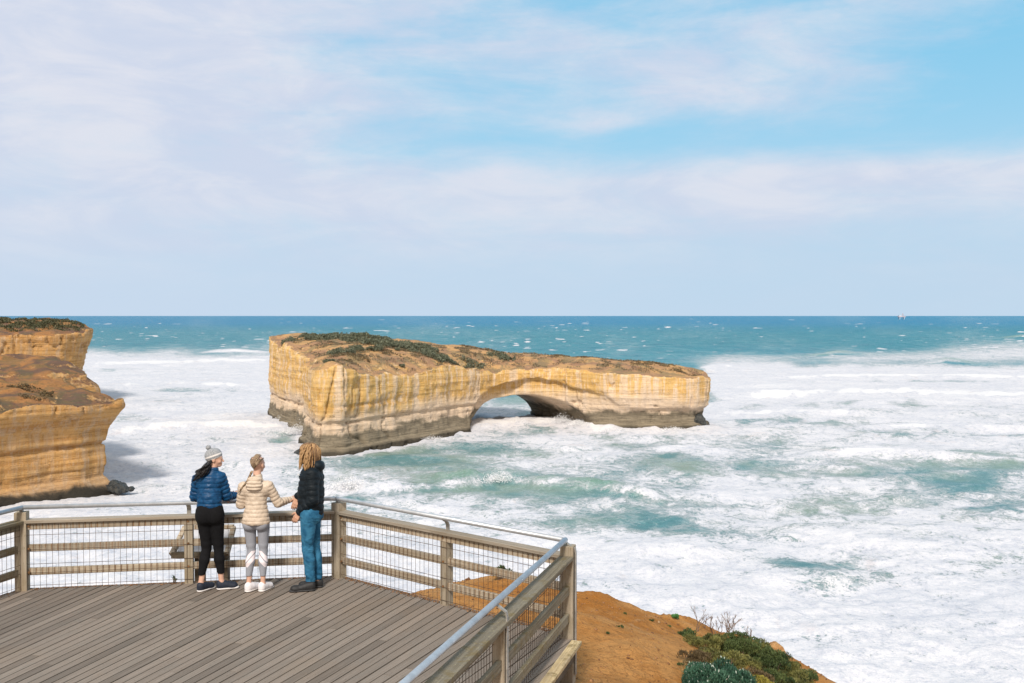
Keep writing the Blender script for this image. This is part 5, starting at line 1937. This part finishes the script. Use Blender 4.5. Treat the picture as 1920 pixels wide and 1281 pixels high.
SH = [  # pixel of the base centre, radii, material, leaves, leaf size, label
    (1352, 1318, 0.42, 0.36, 0.38, 'leaf_teal', 16000, 0.034, 'dark blue-green shrub with pale flower tips at the bottom edge of the photo', dict(tips=0.05, up=0.8)),
    (1316, 1294, 0.24, 0.26, 0.26, 'leaf_teal', 6000, 0.034, 'blue-green shrub where the bare orange earth meets the thicket', dict(tips=0.03, up=0.8)),
    (1325, 1222, 0.27, 0.25, 0.22, 'leaf_olive', 7000, 0.030, 'low olive shrub under the bare twigs on the cliff edge', {}),
    (1382, 1235, 0.34, 0.28, 0.30, 'leaf_green', 9000, 0.030, 'dark green shrub in the middle of the thicket on the cliff edge', {}),
    (1440, 1262, 0.34, 0.28, 0.30, 'leaf_green', 9000, 0.030, 'rounded dark green shrub right of the bare twigs, next to bare ochre rock', {}),
    (1425, 1305, 0.20, 0.18, 0.20, 'leaf_yellow', 4000, 0.026, 'small yellow-green cushion plant right of the blue-green shrub', {}),
    (1480, 1300, 0.32, 0.26, 0.28, 'leaf_olive', 7000, 0.030, 'olive shrub with yellow tips low on the slope', {}),
    (1512, 1305, 0.18, 0.16, 0.16, 'leaf_yellow', 2600, 0.026, 'yellow-green tuft lowest on the slope at the right end of the thicket', {}),
    (1288, 1196, 0.13, 0.12, 0.11, 'leaf_green', 1800, 0.03, 'little dark shrub on the crest left of the bare twigs', {}),
    (1302, 1246, 0.20, 0.20, 0.16, 'leaf_brown', 3000, 0.03, 'dry brown shrub at the left edge of the thicket', {}),
    (1412, 1285, 0.24, 0.2, 0.18, 'leaf_brown', 3000, 0.03, 'brown dried clump between the blue-green and the dark green shrubs', {}),
    (1345, 1258, 0.34, 0.26, 0.24, 'leaf_olive', 7000, 0.030, 'olive shrub behind the blue-green ones, with thin brown stems', {}),
    (1468, 1266, 0.26, 0.22, 0.20, 'leaf_olive', 6000, 0.030, 'olive shrub on the edge just right of the bare ochre stone', {}),
    (1500, 1284, 0.24, 0.20, 0.20, 'leaf_green', 5500, 0.030, 'dark green shrub on the edge near the lower right end of the slope', {}),
    (1410, 1232, 0.26, 0.22, 0.22, 'leaf_olive', 6000, 0.030, 'light olive shrub on the crest right of the tangle of bare twigs', {}),
    (1452, 1296, 0.26, 0.22, 0.24, 'leaf_green', 6000, 0.030, 'green shrub between the yellow-green cushion and the olive shrub low on the slope', {}),
    (1392, 1262, 0.24, 0.2, 0.20, 'leaf_olive', 4500, 0.030, 'small olive shrub right in front of the dark green one in the thicket', {}),
]
for (u, v, rx, ry, rz, mt, n, lf, lab, kw) in SH:
    rx, rz = rx * 1.12, rz * 1.25
    p = ray_ground(u, v)
    bush('shrub', (p.x, p.y, p.z - 0.03), rx, ry, rz, M[mt], n, lf, lab, 'shrub', 'shrubs on the cliff edge', **kw)
p = ray_ground(1268, 1162)
bush('succulent', (p.x, p.y, p.z - 0.02), 0.065, 0.06, 0.065, M['leaf_fresh'], 500, 0.045, 'small bright green rosette plant alone on the crest of the orange slope', 'plant', None, lobes=6, twigs=3)
p = ray_ground(945, 1086)
bush('shrub', (p.x, p.y, p.z - 0.02), 0.17, 0.12, 0.18, M['leaf_green'], 700, 0.055, 'small wind-bent dark shrub on the crest seen through the wire mesh', 'shrub', None, lobes=7, twigs=8)
for (u, v, sc_) in ((1163, 1178, 1), (1222, 1166, 1), (1172, 1152, .7), (1274, 1250, 1.2), (1140, 1190, .6), (1255, 1176, .8)):
    p = ray_ground(u, v)
    bush('ground_plant', (p.x, p.y, p.z - 0.015), 0.05 * sc_, 0.04 * sc_, 0.03 * sc_, M['leaf_green'], 130, 0.022,
         {1163: 'tiny dark weed left of centre on the orange slope', 1222: 'tiny weed just below the crest of the orange slope', 1172: 'smallest weed near the middle of the slope crest',
          1274: 'low weed between bare earth and the thicket', 1140: 'speck of a weed beside the tall corner post', 1255: 'weed just below the bright green rosette plant'}[u],
         'weed', 'weeds on the orange slope', lobes=4, twigs=2)


def twiggy(loc, h, spread, n, label):
    mb_ = MB()

    def br(p, d, L, r, depth):
        q = p + d * L
        m_ = (p + q) / 2 + Vector((random.uniform(-1, 1), random.uniform(-1, 1), 0)) * L * 0.10
        mb_.tube([p, m_, q], [r, r * 0.85, r * 0.7], 5)
        if depth > 0:
            for _ in range(random.choice((2, 2, 3))):
                nd = (d + Vector((random.uniform(-1, 1), random.uniform(-1, 1), random.uniform(-0.2, 0.7))) * 0.75).normalized()
                br(q, nd, L * random.uniform(0.5, 0.8), r * 0.66, depth - 1)
    for i in range(n):
        a = random.uniform(0, 6.28)
        p = Vector((math.cos(a) * spread * random.random(), math.sin(a) * spread * 0.6 * random.random(), -0.05))
        d = Vector((random.uniform(-.45, .45), random.uniform(-.3, .3), 1)).normalized()
        br(p, d, h * random.uniform(0.35, 0.6), 0.007, 3)
    o = mb_.build('dead_shrub', M['twig'], None)
    o.location = loc
    tag(o, label, 'dead shrub', 'bare shrubs on the cliff edge')
    return o


for (u, v, h, sp, n, lab) in ((1302, 1185, 0.30, 0.10, 3, 'thin bare shrub on the crest just right of the rosette plant'),
                              (1345, 1195, 0.26, 0.28, 9, 'dense tangle of bare pinkish twigs above the olive shrub'),
                              (1368, 1192, 0.34, 0.12, 5, 'tallest bare forked shrub sticking up against the foam'),
                              (1400, 1205, 0.22, 0.12, 4, 'bare twigs leaning right above the dark green shrub'),
                              (1528, 1275, 0.16, 0.06, 3, 'small bare sprig at the lower right end of the slope')):
    p = ray_ground(u, v)
    twiggy((p.x, p.y, p.z), h, sp, n, lab)

# ochre stones at the cliff edge
def stone(name, loc, r, mat, label, cat='rock', group=None, seed=0, sq=(1, 1, 0.7)):
    S = SDF((-1.5 * r,) * 3, (1.5 * r,) * 3, r / 11)
    S.f[:] = r
    S.ell((0, 0, 0), (r * sq[0], r * sq[1], r * sq[2]), 0.0)
    g_ = np.meshgrid(*S.ax, indexing='ij')
    S.f = (np.sqrt((g_[0] / sq[0]) ** 2 + (g_[1] / sq[1]) ** 2 + (g_[2] / sq[2]) ** 2) - r).astype(np.float32)
    o = S.build(name, mat, None, loc=loc, disp=lambda V: r * 0.9 * (fbm(V[:, 0] / r * 1.3 + seed, V[:, 1] / r * 1.3, V[:, 2] / r * 1.9, 4, 0.6) - 0.5))
    tag(o, label, cat, group)
    return o


m, tt, b = new_mat('ochre_stone')
pos = tt.node('ShaderNodeNewGeometry').outputs['Position']
tt.put(b.inputs['Base Color'], tt.mix(tt.ss(tt.noise(pos, 9, 6, 0.65), 0.4, 0.6), (0.30, 0.14, 0.045), (0.50, 0.30, 0.13)))
tt.put(b.inputs['Normal'], tt.bump(tt.noise(pos, 22, 6, 0.7), 0.8, 0.03))
b.inputs['Roughness'].default_value = 0.95
M['ochre'] = m
for i, (u, v, r, lab) in enumerate(((1450, 1222, 0.17, 'ochre stone breaking through behind the rounded dark green shrub'),
                                    (1505, 1268, 0.13, 'jagged ochre stone at the low right end of the cliff edge'))):
    p = ray_ground(u, v)
    stone('stone', (p.x, p.y, p.z), r, M['ochre'], lab, 'rock', 'stones on the cliff edge', seed=i * 5)


def grass_tuft(loc, n, h, label, mat='straw', group=None, spread=0.12):
    mb_c, mb_d = [], []
    n_ = n
    a = rng.uniform(0, 6.28, n_)
    r_ = rng.random(n_) * spread
    V, F_ = [], []
    tn = []
    for i in range(n_):
        b0 = np.array([math.cos(a[i]) * r_[i], math.sin(a[i]) * r_[i], 0])
        dv = np.array([rng.normal() * 0.5, rng.normal() * 0.5, 1.0])
        dv /= np.linalg.norm(dv)
        hh = h * rng.uniform(0.5, 1.1)
        side = np.cross(dv, rng.normal(size=3))
        side /= np.linalg.norm(side)
        b1 = b0 + dv * hh * 0.6
        b2 = b1 + (dv * 0.6 + np.array([dv[0], dv[1], -0.35]) * 1.1) * hh * 0.45
        k = len(V)
        V += [b0 - side * .002, b0 + side * .002, b1 + side * .0018, b1 - side * .0018, b2 + side * .0005, b2 - side * .0005]
        F_ += [(k, k + 1, k + 2, k + 3), (k + 3, k + 2, k + 4, k + 5)]
        tn += [rng.random()] * 6
    o = np_mesh('grass_tuft', np.array(V), np.array(F_), M[mat], None, False, {'tone': np.array(tn)})
    o.location = loc
    tag(o, label, 'grass tuft', group)
    return o


for (x, y, n, h, lab) in ((0.62, 9.55, 420, 0.24, 'dry straw-coloured grass bending round the foot of the right corner post'),
                          (0.36, 9.25, 260, 0.20, 'dry grass in the shade under the deck edge, left of the corner post'),
                          (1.02, 9.75, 160, 0.14, 'wisp of dry grass on the earth right of the corner post')):
    grass_tuft((x, y, gz_at(x, y)), n, h, lab, group='grass at the deck corner')
pw = PL + (PA - PL) * 0.465 + Vector((0.0, 0.02))
bush('weed', (pw.x, pw.y, -0.02), 0.035, 0.03, 0.09, M['leaf_green'], 60, 0.03, 'little weed poking through the mesh at the deck edge left of the middle post', 'weed', None, lobes=4, twigs=6)


# ------------------------------------------------------------------ scrub on the rocks
def scatter_on(tops, gx, gy, SD, spots, n_extra=0):
    pass


def z_on(T, gx, gy, x, y):
    i = np.clip(((x - gx[0]) / (gx[1] - gx[0])).astype(int), 0, len(gx) - 1)
    j = np.clip(((y - gy[0]) / (gy[1] - gy[0])).astype(int), 0, len(gy) - 1)
    return T[i, j]


def scrub(name, field, centers, n, leaf, hgt, mat, label, thr=0.44):
    T, gx, gy, SD = field
    pts_, dirs, tn = [], [], []
    cs = np.array(centers, float)
    w = cs[:, 2] * cs[:, 3]
    k = rng.choice(len(cs), n, p=w / w.sum())
    a = rng.uniform(0, 6.28, n)
    q = np.sqrt(rng.random(n))
    x = cs[k, 0] + np.cos(a) * q * cs[k, 2]
    y = cs[k, 1] + np.sin(a) * q * cs[k, 3]
    cl = fbm(x * 0.38, y * 0.38, 3.0, 3)
    ok = (cl > thr) & (z_on(SD, gx, gy, x, y) < -1.2)
    x, y, cl = x[ok], y[ok], cl[ok]
    z = z_on(T, gx, gy, x, y) + np.clip((cl - 0.42) * 6, 0, 1) * hgt * rng.random(len(x)) ** 0.6 - 0.1
    d = rng.normal(size=(len(x), 3)) * 0.7 + np.array([0, 0, 0.8])
    tone = np.clip(fbm(x * 0.9, y * 0.9, 6.0, 2) + rng.normal(size=len(x)) * 0.12, 0, 0.93)
    o = leaves_mesh(name, mat, np.stack([x, y, z], 1), d, leaf, aspect=0.7, tone=tone)
    tag(o, label, 'scrub', kind='stuff')
    return o


def island_xy(u, v, z):
    p = px(u, v, z)
    return p.x, p.y


IC = []
for (u, v, z, r1, r2) in ((650, 642, -6, 8, 9), (690, 645, -6.3, 9, 10), (730, 650, -6.6, 9, 8), (770, 652, -7, 9, 7), (810, 657, -7.5, 7, 6), (850, 661, -8.2, 7, 5), (890, 664, -9, 6, 4),
                          (640, 662, -7.5, 4, 4), (940, 666, -10, 5, 3), (610, 640, -5.5, 7, 8), (560, 637, -5, 8, 4), (700, 662, -8, 3, 3), (672, 660, -7.6, 3, 3)):
    x, y = island_xy(u, v, z)
    IC.append((x, y, r1, r2))
scrub('scrub', arch_top, IC, 70000, 0.42, 1.5, M['leaf_grey'], 'grey-green coastal scrub along the crest of the rock arch', 0.40)
IC2 = [(32, 342, 8, 4), (46, 328, 8, 4), (20, 340, 8, 4), (-10, 345, 8, 6), (56, 322, 5, 4), (-35, 300, 8, 8), (-45, 275, 6, 7)]
scrub('dry_ground_cover', arch_top, IC2, 9000, 0.35, 0.35, M['leaf_brown'], 'dry brown ground cover on the low right end of the rock arch')
IC3 = [(-40, 300, 22, 40), (-65, 330, 16, 30), (0, 335, 22, 10), (40, 325, 22, 10), (-25, 320, 20, 20)]
scrub('low_ground_cover', arch_top, IC3, 60000, 0.34, 0.35, M['leaf_dull'], 'patches of low olive and purplish ground cover on the soil of the rock arch', 0.53)
isl_b = [(672, 664, -8.0, 1.7, 'left one of two round bushes on the soil slope below the crest of the arch'),
         (697, 664, -8.2, 1.6, 'right one of two round bushes on the soil slope below the crest of the arch'),
         (618, 676, -8.6, 1.5, 'bush above the pale corner of the arch rock'),
         (745, 681, -11.2, 0.9, 'small bush on the soil above the middle of the left wall of the arch'),
         (754, 693, -12.3, 0.9, 'tiny bush hanging at the lip of the cliff wall'),
         (954, 669, -10.5, 1.2, 'bush at the right end of the scrub, above the arch opening')]
for (u, v, z, r, lab) in isl_b:
    x, y = island_xy(u, v, z)
    zz = float(z_on(arch_top[0], arch_top[1], arch_top[2], np.array([x]), np.array([y]))[0])
    bush('cliff_bush', (x, y, zz - 0.3), r * 1.15, r, r * 0.95, M['leaf_grey'], 900, 0.42, lab, 'bush', 'single bushes on the rock arch', lobes=8, twigs=3)
HC = [(-185, 412, 14, 12), (-205, 410, 16, 16), (-230, 420, 20, 20), (-260, 425, 20, 25), (-195, 398, 8, 6), (-215, 395, 10, 6), (-175, 410, 3, 5)]
scrub('scrub', h2t, HC, 40000, 0.6, 0.65, M['leaf_scrub'], 'dark green scrub covering the top of the taller headland', 0.40)
HC = [(-118, 196, 9, 8), (-132, 185, 8, 10), (-100, 205, 5, 5), (-118, 215, 6, 6), (-96, 200, 3, 3), (-112, 182, 6, 5)]
scrub('scrub', h1t, HC, 22000, 0.34, 0.6, M['leaf_brown'], 'dark low scrub on the brown shoulder of the closest headland', 0.47)

# ------------------------------------------------------------------ rocks awash, platform on the horizon
m, tt, b = new_mat('wet_black_rock')
pos = tt.node('ShaderNodeNewGeometry').outputs['Position']
tt.put(b.inputs['Base Color'], tt.mix(tt.ss(tt.noise(pos, 1.3, 6, 0.65), 0.4, 0.6), (0.020, 0.024, 0.026), (0.075, 0.075, 0.068)))
tt.put(b.inputs['Normal'], tt.bump(tt.noise(pos, 2.2, 7, 0.7), 1.0, 0.5))
b.inputs['Roughness'].default_value = 0.45
M['wetrock'] = m
for i, (u, v, r, lab) in enumerate(((213, 916, 2.2, 'wet black rock awash at the foot of the closest headland, nearest its wall'),
                                    (226, 921, 1.5, 'wet black rock awash in the middle of the three off the headland'),
                                    (240, 920, 1.0, 'smallest wet black rock awash, farthest from the headland wall'),
                                    (572, 852, 2.2, 'low grey rock ledge awash just left of the rock arch toe'),
                                    (1308, 803, 3.6, 'dark rock at the right foot of the rock arch'))):
    p = px(u, v, SEA_Z)
    stone('sea_rock', (p.x, p.y, SEA_Z + (0.3 if r < 3 else 1.0)), r, M['wetrock'], lab, 'rock', 'rocks awash in the surf', seed=i * 7, sq=(1.4, 1.0, 0.5) if r < 3 else (0.8, 0.8, 1.0))
p = px(1690, 592.2, SEA_Z)
bx_, by_ = (1690 - 960) / FPX * 9000, 9000
rig = empty('offshore_platform', (bx_, by_, SEA_Z))
tag(rig, 'tiny pale red offshore platform far out on the horizon', 'offshore platform')
pr = simple('hazed_red_steel', (0.52, 0.44, 0.48), 0.8)  # distance haze is mixed into both platform colours, paling the steel
pl = simple('hazed_steel', (0.50, 0.56, 0.64), 0.8)
mb_ = MB()
for sx_ in (-20, 20):
    for sy_ in (-14, 14):
        MB().beam((bx_ + sx_, by_ + sy_, SEA_Z - 5), (bx_ + sx_, by_ + sy_, SEA_Z + 22), 5, 5, up=(0, 1, 0)).build('leg', pl, rig)
mb_ = MB().beam((bx_ - 32, by_, SEA_Z + 24), (bx_ + 32, by_, SEA_Z + 24), 34, 7)
mb_.build('platform_deck', pr, rig)
mb_ = MB().beam((bx_ - 24, by_, SEA_Z + 33), (bx_ - 2, by_, SEA_Z + 33), 20, 12)
mb_.build('cabin', pl, rig)
mb_ = MB()
for k_ in range(4):
    a0 = (-1) ** k_
    mb_.beam((bx_ + 12 + 7 * (1 if k_ & 1 else -1), by_ + 7 * (1 if k_ & 2 else -1), SEA_Z + 27), (bx_ + 12, by_, SEA_Z + 58), 1.6, 1.6, up=(0, 1, 0))
mb_.build('derrick', pr, rig)

# loose bits of stone on the slope
n_ = 5200
xs_ = rng.uniform(-1.6, 5.2, n_)
ys_ = rng.uniform(8.0, 15.9, n_)
keepm = poly_sd(xs_, ys_, LAND) < 0.05
keepm &= (rng.random(n_) < 0.35 + 0.65 * (fbm(xs_ * 1.3, ys_ * 1.3, 2.0, 3) > 0.5))
xs_, ys_ = xs_[keepm], ys_[keepm]
zs_ = ground_z(xs_, ys_)
n_ = len(xs_)
rr_ = (0.006 + 0.022 * rng.random(n_) ** 4) * np.where(poly_sd(xs_, ys_, LAND) > -0.25, 2.0, 1.0)
Vp = np.array([(1, 0, 0), (0, 1, 0), (-1, 0, 0), (0, -1, 0), (0, 0, 0.8), (0, 0, -0.6)], float)
jit = rng.uniform(0.6, 1.4, (n_, 6, 3))
P_ = Vp[None] * jit * rr_[:, None, None] + np.stack([xs_, ys_, zs_], 1)[:, None, :]
Ft = np.array([(0, 1, 4), (1, 2, 4), (2, 3, 4), (3, 0, 4), (1, 0, 5), (2, 1, 5), (3, 2, 5), (0, 3, 5)])
Fg = (Ft[None] + (np.arange(n_) * 6)[:, None, None]).reshape(-1, 3)
M['pebble'] = leaf_mat('ochre_pebble', (0.13, 0.055, 0.02), (0.36, 0.18, 0.075), (0.42, 0.28, 0.15), 1.0)
tag(np_mesh('gravel', P_.reshape(-1, 3), Fg, M['pebble'], None, False, {'tone': np.repeat(rng.random(n_), 6)}), 'loose ochre grit and small stones on the earth slope', 'gravel', kind='stuff')

# spray thrown up where waves hit the rock
m, tt, b = new_mat('sea_spray')
b.inputs['Base Color'].default_value = (0.78, 0.78, 0.80, 1)
b.inputs['Roughness'].default_value = 0.9
M['spray'] = m
C_, D_ = [], []
for (u, v, rx_, h_, n_) in ((1052, 797, 4.5, 3.2, 3000), (1085, 801, 4.0, 2.2, 2000), (560, 815, 5.0, 3.0, 2500), (530, 795, 5.0, 2.5, 1800), (978, 800, 4.0, 2.2, 1800), (655, 918, 4.5, 2.4, 2600),
                            (1150, 811, 5.0, 1.2, 1200), (1260, 809, 5.0, 1.1, 1200), (1330, 700, 5.0, 3.0, 1800), (800, 826, 5.0, 1.2, 1200), (935, 905, 5.0, 1.8, 1500)):
    p = px(u, v, SEA_Z)
    q = rng.normal(size=(n_, 3)) * np.array([rx_ * 0.5, 1.5, 0])
    q[:, 2] = np.abs(rng.normal(size=n_)) * h_ * 0.40 * np.exp(-(q[:, 0] / rx_) ** 2 * (0.5 + rng.random(n_)))
    C_.append(q + np.array([p.x, p.y, SEA_Z + 0.4]))
C_ = np.concatenate(C_)
o = leaves_mesh('spray', M['spray'], C_, rng.normal(size=(len(C_), 3)), 0.20, aspect=0.9)
tag(o, 'white spray thrown up by waves at the foot of the rock arch', 'spray', kind='stuff')

E_ = []
for a, b_, n_ in ((PL, PA, 900), (PA, PB, 1100), (PW, PL, 500)):
    e, nn = side_out(a, b_)
    L_ = (b_ - a).length
    q = rng.random(n_) * L_
    w_ = np.abs(rng.normal(size=n_)) * 0.035 * (0.4 + 1.4 * fbm(q * 1.7, q * 0, 1.0, 3))
    E_.append(np.stack([a.x + e.x * q + nn.x * (0.055 - w_), a.y + e.y * q + nn.y * (0.055 - w_), 0 * q + 0.001], 1))
E_ = np.concatenate(E_)
n_ = len(E_)
P_ = Vp[None] * rng.uniform(0.6, 1.5, (n_, 6, 3)) * (0.005 + 0.009 * rng.random(n_) ** 3)[:, None, None] * np.array([1, 1, 0.6]) + E_[:, None, :]
Fg = (Ft[None] + (np.arange(n_) * 6)[:, None, None]).reshape(-1, 3)
tag(np_mesh('debris', P_.reshape(-1, 3), Fg, M['pebble'], None, False, {'tone': np.repeat(rng.random(n_), 6)}), 'ochre sand and leaf litter gathered along the edge of the deck', 'debris', kind='stuff')
for (u, v, n, h, lab) in ((1296, 1262, 160, 0.16, 'dry grass at the left edge of the thicket'), (1405, 1248, 150, 0.15, 'dry grass between the two dark green shrubs'),
                          (1462, 1290, 150, 0.14, 'dry grass low on the slope beside the olive shrub'), (1335, 1215, 120, 0.13, 'dry grass among the bare twigs on the crest')):
    p = ray_ground(u, v)
    grass_tuft((p.x, p.y, p.z), n, h, lab, group='grass in the thicket', spread=0.16)
